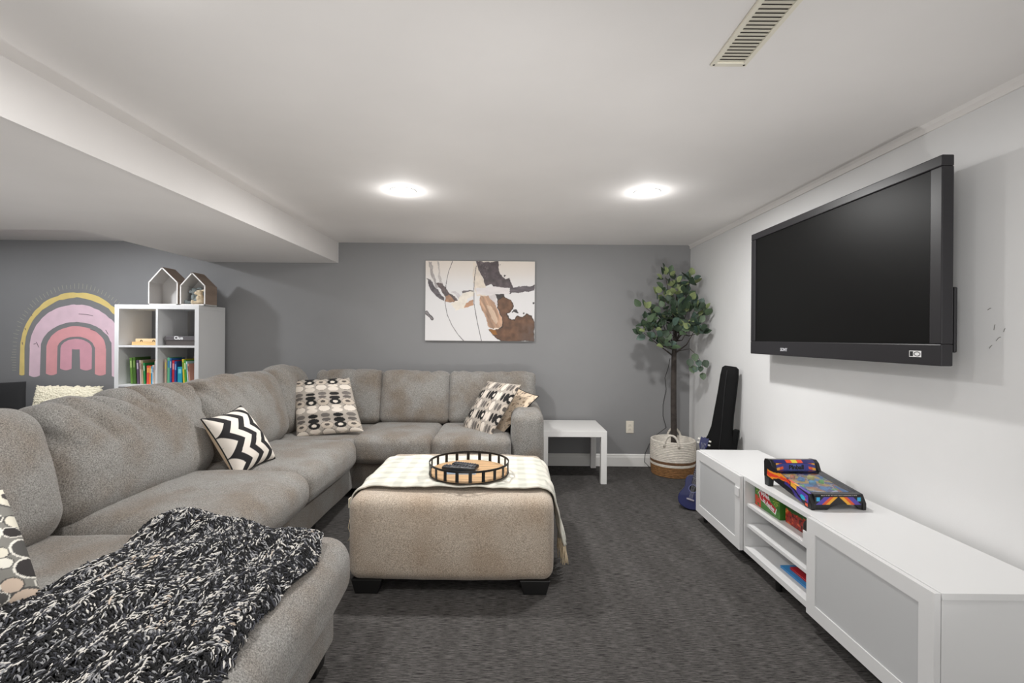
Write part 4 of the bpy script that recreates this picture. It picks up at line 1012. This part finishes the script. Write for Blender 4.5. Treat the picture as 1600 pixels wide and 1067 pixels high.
# drooping twig on the right
dp = [P(1062, 548, 4.3), P(1078, 545, 4.2), P(1090, 556, 4.14), P(1098, 572, 4.12), P(1096, 580, 4.12)]
put('branch', mesh('branch', *tube(dp, [.004, .003, .0025, .002, .0015], 6), True), m_bark, tr_)
for k, (a, b) in enumerate(((1078, 560), (1084, 552), (1090, 562), (1095, 572), (1097, 582), (1086, 572), (1100, 562), (1080, 570))):
    p = P(a, b, 4.13); put_leaf(p, Vector((random.uniform(-.5, .3), -.2, random.uniform(-1, -.2))), Vector((-.3, -1, .3)), lms[(k % 3)*2+1])
cord = [P(1047, 560, 4.42), P(1044, 575, 4.5), P(1039, 590, 4.58), P(1041, 608, 4.6), P(1036, 632, 4.6), P(1036, 650, 4.6), P(1041, 668, 4.6)]
o = put('power_cord', mesh('power_cord', *tube([q for q in cord]+[Vector((1.42, 4.612, .30)), Vector((1.36, 4.606, .22)), Vector((1.318, 4.60, .13)), Vector((1.31, 4.59, .05)), Vector((1.35, 4.56, .008))], .003, 6), True), M('cord_dark', (44, 42, 42), .6))
tag(o, 'thin dark cord hanging down the grey wall behind the tree', 'cord')

# ------------------------------------------------------------------ gig bag and ukulele
def loft(secs, n=20, p=2.6):
    """secs: (t, half width, half thickness, shift) -> local x = width, y = thickness, z = length"""
    V = []; F = []
    for z, w_, d_, sx in secs:
        for k in range(n):
            a = 2*math.pi*k/n; c, s = math.cos(a), math.sin(a)
            V.append((sx+w_*math.copysign(abs(c)**(2/p), c), d_*math.copysign(abs(s)**(2/p), s), z))
    for i in range(len(secs)-1):
        for k in range(n):
            l = (k+1) % n; F.append((i*n+k, i*n+l, (i+1)*n+l, (i+1)*n+k))
    F.append(tuple(range(n-1, -1, -1))); F.append(tuple((len(secs)-1)*n+k for k in range(n)))
    return V, F
g0 = Vector((1.548, 3.62, .012)); g1 = Vector((1.672, 3.60, 1.035)); ga = (g1-g0).normalized(); gn = Vector((-.62, -.78, .15)); gn = (gn-ga*gn.dot(ga)).normalized(); gs = ga.cross(gn)
if gs.x < 0: gs = -gs
gm = basis(g0, gs, gs.cross(ga)*-1, ga)
gb = thing('guitar_bag', 'black fabric guitar gig bag leaning against the white wall', 'guitar bag', mat=gm)
m_gb = M('black_nylon', (13, 13, 14), .8, spec=.2, bump=.25, bs=260, var=.1, vs=7)
Lg = (g1-g0).length
prof = [(0, .02, .02), (.004, .09, .035), (.03, .135, .045), (.10, .152, .05), (.17, .148, .05), (.25, .125, .048), (.31, .118, .046), (.37, .122, .045), (.42, .115, .042), (.47, .092, .038), (.54, .076, .035), (.65, .070, .033), (.80, .066, .032), (.93, .064, .031), (.985, .058, .028), (1.0, .040, .016)]
V, F = loft([(t*Lg, w_, d_, 0) for t, w_, d_ in prof], 28, 3.2); V = np.array(V)
V[:, 1] += .004*fbm(V*9, 3); V[:, 0] += .004*fbm(V*8+4, 3)
put('padded_shell', mesh('padded_shell', V, F, True), m_gb, gb, local=True)
put('zip', mesh('zip', *tube([(.012*math.sin(t*5)+.0, -(np.interp(t, [q[0] for q in prof], [q[2] for q in prof])+.003), t*Lg) for t in np.linspace(.1, .97, 22)], .003, 6), True), M('zip_dark', (20, 20, 22), .6), gb, local=True)
V, F = rbox(.04, .05, .20, .012, .04); V += np.array([.098, .01, .47]); put('side_pocket', mesh('side_pocket', V, F, True), m_gb, gb, local=True)
# ukulele
k0 = Vector((1.312, 3.47, .006)); k1 = Vector((1.438, 3.49, .515)); ka = (k1-k0).normalized(); kn = Vector((-.40, -.9, .18)); kn = (kn-ka*kn.dot(ka)).normalized(); ks = ka.cross(kn)
if ks.x < 0: ks = -ks
km_ = basis(k0, ks, -kn, ka)
uk = thing('ukulele', 'small dark blue ukulele propped between the basket and media unit', 'ukulele', mat=km_)
m_uk = M('blue_lacquer', (20, 27, 82), .3, coat=.3); m_uk2 = M('blue_lacquer_dark', (18, 24, 72), .3, coat=.3); m_nb = M('fret_dark', (40, 36, 50), .5); m_cr = M('white_plastic', (226, 224, 216), .4)
def figure8(sc=1.0):
    out = []
    hs = [(0, .02), (.006, .048), (.025, .074), (.055, .086), (.085, .085), (.115, .072), (.14, .060), (.16, .058), (.18, .062), (.205, .064), (.225, .055), (.238, .036), (.243, .015)]
    zs = np.linspace(0, .243, 26); ws = np.interp(zs, [q[0] for q in hs], [q[1] for q in hs])*sc
    return [(w_, z) for w_, z in zip(ws, zs)]+[(-w_, z) for w_, z in zip(ws[::-1], zs[::-1])]
V, F = prism(figure8(), -.028, .028, 'y'); o = put('body', mesh('body', V, F), m_uk2, uk, local=True, bevel=.004); fixn(o.data)
V, F = prism([(a*.95, .005+b*.96) for a, b in figure8()], -.0295, -.0285, 'y'); o = put('top_plate', mesh('top_plate', V, F), m_uk, uk, local=True); fixn(o.data)
def disc(z, r0, r1, y, n=28): return [(r*math.cos(2*math.pi*k/n), y, z+r*math.sin(2*math.pi*k/n)) for r in (r0, r1) for k in range(n)], [(k, (k+1) % n, n+(k+1) % n, n+k) for k in range(n)]
V, F = disc(.150, .001, .024, -.0298); put('sound_hole', mesh('sound_hole', V, F), M('hole_black', (8, 8, 10), .9), uk, local=True)
V, F = disc(.150, .026, .029, -.0299); put('rosette', mesh('rosette', V, F), M('rosette_pale', (120, 124, 176), .5), uk, local=True)
box('bridge', M('bridge_pale', (168, 160, 170), .5), uk, -.026, .026, -.036, -.0297, .066, .076, .001, local=True)
box('neck', m_uk, uk, -.019, .019, -.030, -.008, .225, .445, .004, local=True)
box('fretboard', m_nb, uk, -.018, .018, -.0345, -.0302, .185, .44, .0005, local=True)
fm = MB().box(-.018, .018, -.0354, -.0346, -.0007, .0007).mesh('fret')
for k in range(11):
    o = put('fret', fm, M('fret_metal', (180, 180, 184), .3, metal=.9), uk, local=True); o.location = (0, 0, .435-.245*(1-2**(-(k+1)/12))*2.0*.9)
V, F = prism([(-.019, .445), (.019, .445), (.029, .475), (.027, .53), (.012, .524), (0, .533), (-.012, .524), (-.027, .53), (-.029, .475)], -.030, -.016, 'y'); o = put('headstock', mesh('headstock', V, F), m_uk, uk, local=True, bevel=.002); fixn(o.data)
for sx, z in ((-1, .482), (-1, .510), (1, .482), (1, .510)):
    V, F = rbox(.017, .007, .012, .003, .01); V += np.array([sx*.037, -.022, z]); put('tuning_peg', mesh('tuning_peg', V, F, True), m_cr, uk, local=True)
for x in (-.0105, -.0035, .0035, .0105): put('string', mesh('string', *tube([(x, -.0368, .071), (x*.95, -.0362, .44), (x*1.4, -.031, .49)], .0006, 4)), M('nylon', (200, 200, 205), .4), uk, local=True)

# ------------------------------------------------------------------ tabletop pinball on the unit
pw, pl_ = .250, .385
pb = thing('tabletop_pinball', 'colourful toy tabletop pinball machine on the white media unit', 'toy', (1.475, 2.125, UZ1+.0005), R(1.2))
m_pb = M('pinball_black', (20, 19, 22), .35)
SP = [(.0, .0), (.0, .030), (.022, .066), (.30, .094), (.318, .128), (.338, .140), (.378, .136), (.385, .120), (.382, .045), (.352, .040), (.33, .050), (.06, .012), (.045, 0)]
def mk_side(x0, x1): V, F = prism(SP, x0, x1, 'x'); return V, F
flames = [(236, 96, 40), (240, 170, 50), (200, 50, 60), (84, 66, 160), (40, 40, 96), (20, 19, 24)]
def side_fn(u, v):
    c = np.tile(np.array((22, 20, 30), float), (len(u), 1)); n = fbm(np.stack([u*5, v*3, 0*u], 1), 3); w_ = v+.30*np.sin(u*7+1.2)+.25*n
    c[(w_ > .32) & (w_ < .85) & (u > .5)] = (238, 150, 44); c[(w_ > .40) & (w_ < .62) & (u > .42)] = (226, 66, 44); c[(w_ > .05) & (w_ < .35) & (u < .55)] = (60, 48, 132)
    c[(w_ > .55) & (u < .40)] = (88, 66, 166); c[((u-.12)/.055)**2+((v-.48)/.2)**2 < 1] = (44, 176, 214); c[(np.abs(u-.04) < .03) & (v < .75) & (n > -.3)] = (224, 84, 52)
    c[(u > .26) & (u < .40) & (v > .66)] = (240, 176, 60); return c
for x0, x1 in ((-pw/2, -pw/2+.018), (pw/2-.018, pw/2)):
    V, F = mk_side(x0, x1); o = put('side_rail', mesh('side_rail', V, F), m_pb, pb, local=True, bevel=.003); fixn(o.data)
panel('side_print', art('toy_print', .35), pb, (-pw/2-.0006, .352, .055), (-pw/2-.0006, .02, .006), (-pw/2-.0006, .022, .058), (-pw/2-.0006, .345, .120), 110, 40, lambda u, v: side_fn(1-u, v), local=True)
def rail_fn(u, v):
    c = np.tile(np.array((44, 36, 84), float), (len(u), 1)); c[(u > .3) & (u < .5)] = (240, 176, 60); c[(u > .42) & (u < .58)] = (226, 86, 60); c[(u < .3)] = (90, 70, 168); return c
panel('rail_print', MATS['toy_print'], pb, (-pw/2+.002, .022, .0672), (-pw/2+.016, .022, .0672), (-pw/2+.016, .298, .0948), (-pw/2+.002, .298, .0948), 6, 70, lambda u, v: rail_fn(v, u), local=True)
# front apron, arched under
AP = [(-pw/2+.018, .0), (-.05, .0), (-.035, .012), (0, .022), (.075, .022), (.095, .006), (pw/2-.018, .004), (pw/2-.018, .060), (-pw/2+.018, .060)]
V, F = prism(AP, .004, .03, 'y'); o = put('front_apron', mesh('front_apron', V, F), m_pb, pb, local=True, bevel=.002); fixn(o.data)
def front_fn(u, v):
    c = np.tile(np.array((24, 22, 26), float), (len(u), 1)); s = np.abs(u-.5)*2
    lean = s+(v-.5)*.35
    c[(lean > .52) & (lean < .80)] = (88, 70, 168); c[(lean > .36) & (lean < .54)] = (226, 90, 50); c[(lean > .20) & (lean < .38)] = (240, 176, 50); c[(lean > .14) & (lean < .21)] = (24, 22, 26)
    c[(s > .80) & (s < .95) & (v > .45) & (v < .95)] = (52, 168, 214); return c
panel('front_print', MATS['toy_print'], pb, (-pw/2+.02, .0032, .024), (pw/2-.02, .0032, .024), (pw/2-.02, .0032, .058), (-pw/2+.02, .0032, .058), 110, 40, front_fn, local=True)
box('top_lip', m_pb, pb, -pw/2+.018, pw/2-.018, .01, .04, .056, .068, .002, local=True)
pk_ = MB()
for k in range(22): pk_.box(-.075+k*.0075, -.075+k*.0075+random.uniform(.003, .006), .0095, .0098, .061, .0645)
pk_.put('fine_print', M('print_pale', (206, 196, 190), .6), pb, local=True)
# playfield and its targets
def field_fn(u, v):
    n = fbm(np.stack([u*7, v*9, 0*u+1], 1), 4); n2 = fbm(np.stack([u*5+9, v*7, 0*u+7], 1), 4); c = np.tile(np.array((70, 72, 132), float), (len(u), 1))
    c[n > .12] = (206, 130, 90); c[n < -.25] = (52, 140, 206); c[n2 > .32] = (236, 196, 84); c[n2 < -.34] = (120, 196, 84); c[(v < .16) & (np.abs(u-.5) < .38)] = (70, 130, 200); c[(np.abs(n) < .05)] = (204, 200, 214); c[v > .93] = (40, 36, 84); return c
def fz(y): return .046+(y-.03)*.105
panel('playfield', art('toy_print_gloss', .3), pb, (-pw/2+.018, .035, fz(.035)), (pw/2-.018, .035, fz(.035)), (pw/2-.018, .325, fz(.325)), (-pw/2+.018, .325, fz(.325)), 110, 120, field_fn, local=True)
for x, y, r, col in ((-.03, .22, .016, (60, 150, 220)), (.03, .24, .016, (230, 220, 90)), (.0, .18, .016, (70, 170, 210)), (.05, .19, .012, (120, 210, 90)), (-.055, .25, .011, (230, 120, 60))):
    z = fz(y); V, F = lathe([(r, z), (r, z+.010), (r*.7, z+.016), (.001, z+.017)], 18, x, y); put('bumper', mesh('bumper', V, F, True), M('bump_%d_%d_%d' % col, col, .3), pb, local=True)
for sx in (-1, 1):
    V, F = rbox(.044, .010, .008, .0035, .02); m = Matrix.Translation((sx*.036-.005, .075, fz(.075)+.006)) @ Matrix.Rotation(sx*R(28), 4, 'Z'); put('flipper', mesh('flipper', xform(V, m), F, True), M('flipper_white', (226, 222, 226), .4), pb, local=True)
    box('lane_guide', M('lane_blue', (90, 150, 214), .3), pb, sx*.085-.002, sx*.085+.002, .06, .15, fz(.06)+.001, fz(.15)+.006, .001, local=True)
gl = M('toy_cover', (235, 238, 245), .06, trans=1.0)
gl.node_tree.nodes['Principled BSDF'].inputs['IOR'].default_value = 1.15
MB().add([(-pw/2+.017, .035, .0665), (pw/2-.017, .035, .0665), (pw/2-.017, .303, .0935), (-pw/2+.017, .303, .0935), (-pw/2+.017, .035, .0680), (pw/2-.017, .035, .0680), (pw/2-.017, .303, .0950), (-pw/2+.017, .303, .0950)],
         [(3, 2, 1, 0), (4, 5, 6, 7), (0, 1, 5, 4), (1, 2, 6, 5), (2, 3, 7, 6), (3, 0, 4, 7)]).put('clear_cover', gl, pb, local=True)
# backbox
V, F = prism([(.305, .085), (.319, .126), (.338, .1385), (.377, .1345), (.383, .119), (.382, .06), (.33, .06)], -pw/2+.018, pw/2-.018, 'x'); o = put('backbox', mesh('backbox', V, F), m_pb, pb, local=True); fixn(o.data)
def head_fn(u, v):
    s = np.abs(u-.5)*2; c = np.tile(np.array((58, 60, 140), float), (len(u), 1)); k = (s > .62)
    w_ = np.sin(v*9+s*6); c[k & (w_ > .1)] = (232, 92, 48); c[k & (w_ > .1) & (s > .8)] = (240, 176, 60); c[s > .95] = (24, 20, 30)
    c[(s < .40-.1*v) & (v > .12) & (v < .85)] = (72, 92, 170); return c
panel('backbox_print', MATS['toy_print'], pb, (-pw/2+.02, .3036, .088), (pw/2-.02, .3036, .088), (pw/2-.02, .3178, .1262), (-pw/2+.02, .3178, .1262), 110, 34, head_fn, local=True)
def top_fn(u, v):
    c = np.tile(np.array((40, 38, 100), float), (len(u), 1)); s = np.abs(u-.5)*2; c[(s < .42) & (s > .12)] = (220, 80, 50); c[s < .14] = (220, 200, 70); return c
panel('backbox_top_print', MATS['toy_print'], pb, (-pw/2+.02, .3195, .1272), (pw/2-.02, .3195, .1272), (pw/2-.02, .337, .1388), (-pw/2+.02, .337, .1388), 60, 6, top_fn, local=True)
mt = W[pb] @ basis((0, .3095, .107), (1, 0, 0), (0, .35, .94), (0, -.94, .35)) 
text('backbox_lettering', 'Pinball', M('ink', (16, 18, 22), .5), pb, .030, mt, bold=.0012, shear=.2)
for sx in (-1, 1):
    V, F = prism([(.345, 0), (.378, 0), (.383, .05), (.338, .05)], sx*(pw/2-.016)-.014, sx*(pw/2-.016)+.014, 'x'); o = put('rear_foot', mesh('rear_foot', V, F), M('foot_grey', (44, 46, 48), .5), pb, local=True, bevel=.002); fixn(o.data)

# ------------------------------------------------------------------ games in the open shelves
z1s = .3345
xg = UX0+.05
ga_ = thing('board_game_box', 'green party game box with red logo on the top open shelf', 'game box', (xg+.04, 2.48, z1s))
ya, yb_ = 2.385, 2.625; hb = .112
box('carton', M('game_green', (62, 120, 40), .5), ga_, xg, xg+.07, ya, yb_, z1s+.0005, z1s+hb, .001)
def green_fn(u, v):
    c = np.tile(np.array((62, 122, 40), float), (len(u), 1)); n = fbm(np.stack([u*14, v*8, 0*u], 1), 3)
    c += (30*n)[:, None]*np.array((1, 1, .4)); c[(u < .25) & (v < .5) & (n > -.35)] = (196, 60, 34)
    for cx, cy in ((.16, .78), (.84, .74)):
        a = np.arctan2(v-cy, (u-cx)*2.3); d = np.hypot(v-cy, (u-cx)*2.3); c[(d < .25) & (np.cos(a*9) > .75)] = (206, 196, 80)
    return c
# faces -X: u runs from far end to near end
panel('carton_print', art('carton_print', .4), ga_, (xg-.0006, yb_, z1s+.001), (xg-.0006, ya, z1s+.001), (xg-.0006, ya, z1s+hb-.001), (xg-.0006, yb_, z1s+hb-.001), 110, 50, green_fn)
mt = basis((xg-.0012, 2.50, z1s+.068), (0, -.985, -.17), (0, -.17, .985), (-1, 0, 0))
bnr = [(-.088, -.008), (-.06, -.034), (.0, -.036), (.085, -.040), (.092, -.008), (.03, .0), (-.005, .036), (-.07, .034)]
V, F = prism(bnr, 0, .0004, 'z'); put('logo_outline', mesh('logo_outline', xform(V, mt), F), M('logo_white', (236, 236, 240), .5), ga_)
V, F = prism([(a*.93, b*.88) for a, b in bnr], .0004, .0008, 'z'); put('logo_ground', mesh('logo_ground', xform(V, mt), F), M('logo_red', (190, 32, 40), .5), ga_)
text('logo_lettering', 'Apples', MATS['logo_white'], ga_, .036, mt @ Matrix.Translation((-.032, .012, .0012)), bold=.0006)
text('logo_lettering', 'to Apples', MATS['logo_white'], ga_, .028, mt @ Matrix.Translation((.018, -.021, .0012)), bold=.0005)
gb_ = thing('board_game_box', 'red and green game box beside the green one on the open shelf', 'game box', (xg+.05, 2.26, z1s))
box('carton', M('game_dkgreen', (44, 84, 34), .5), gb_, xg+.02, xg+.11, 2.195, 2.370, z1s+.0005, z1s+.108, .001)
def red_fn(u, v):
    n = fbm(np.stack([u*12, v*9, 0*u+6], 1), 4); c = np.tile(np.array((46, 92, 36), float), (len(u), 1)); k = (v < .62+.12*n); c[k] = (150, 34, 26); c[k & (n > .2)] = (206, 84, 40); c[(n > .52)] = (222, 206, 110); c[k & (n < -.35)] = (70, 20, 18); return c
panel('carton_print', MATS['carton_print'], gb_, (xg+.0194, 2.370, z1s+.001), (xg+.0194, 2.195, z1s+.001), (xg+.0194, 2.195, z1s+.107), (xg+.0194, 2.370, z1s+.107), 80, 50, red_fn)
dk = thing('toy_case', 'dark round-ended case at the near end of the top open shelf', 'toy', (xg, 2.12, z1s))
V, F = rbox(.09, .075, .100, .03, .02); V += np.array([xg+.01, 2.125, z1s+.0505]); put('shell', mesh('shell', V, F, True), M('dark_shell', (44, 40, 38), .5), dk)
V, F = rbox(.03, .078, .012, .004, .02); V += np.array([xg+.01, 2.125, z1s+.06]); put('clasp_band', mesh('clasp_band', V, F, True), M('dark_band', (80, 70, 62), .4), dk)
# flat folders on the floor of the open bay
zf = UZ0+.0305
for nm, lb_, x0, x1, y0, y1, z, col, c2 in (('folder', 'bright blue plastic folder on the bottom of the open bay', UX0+.06, UX0+.30, 2.09, 2.40, zf, (64, 150, 214), (190, 214, 236)), ('folder', 'red plastic folder lying on top of the blue one', UX0+.085, UX0+.32, 2.085, 2.36, zf+.0105, (198, 30, 44), (230, 120, 120))):
    t = thing(nm, lb_, 'folder', ((x0+x1)/2, (y0+y1)/2, z), group='folders in the media unit')
    for k, dz in enumerate((0, .0075)): box('cover', M('folder_%d_%d_%d' % col, col, .35), t, x0, x1, y0, y1, z+dz+.0002, z+dz+.0022, .0008)
    box('papers', M('papers', (226, 224, 222), .8), t, x0+.006, x1-.006, y0+.006, y1-.006, z+.0026, z+.0072)
    box('spine', M('folder_%d_%d_%d' % col, col, .35), t, x1+.0002, x1+.0022, y0, y1, z+.0002, z+.0097)
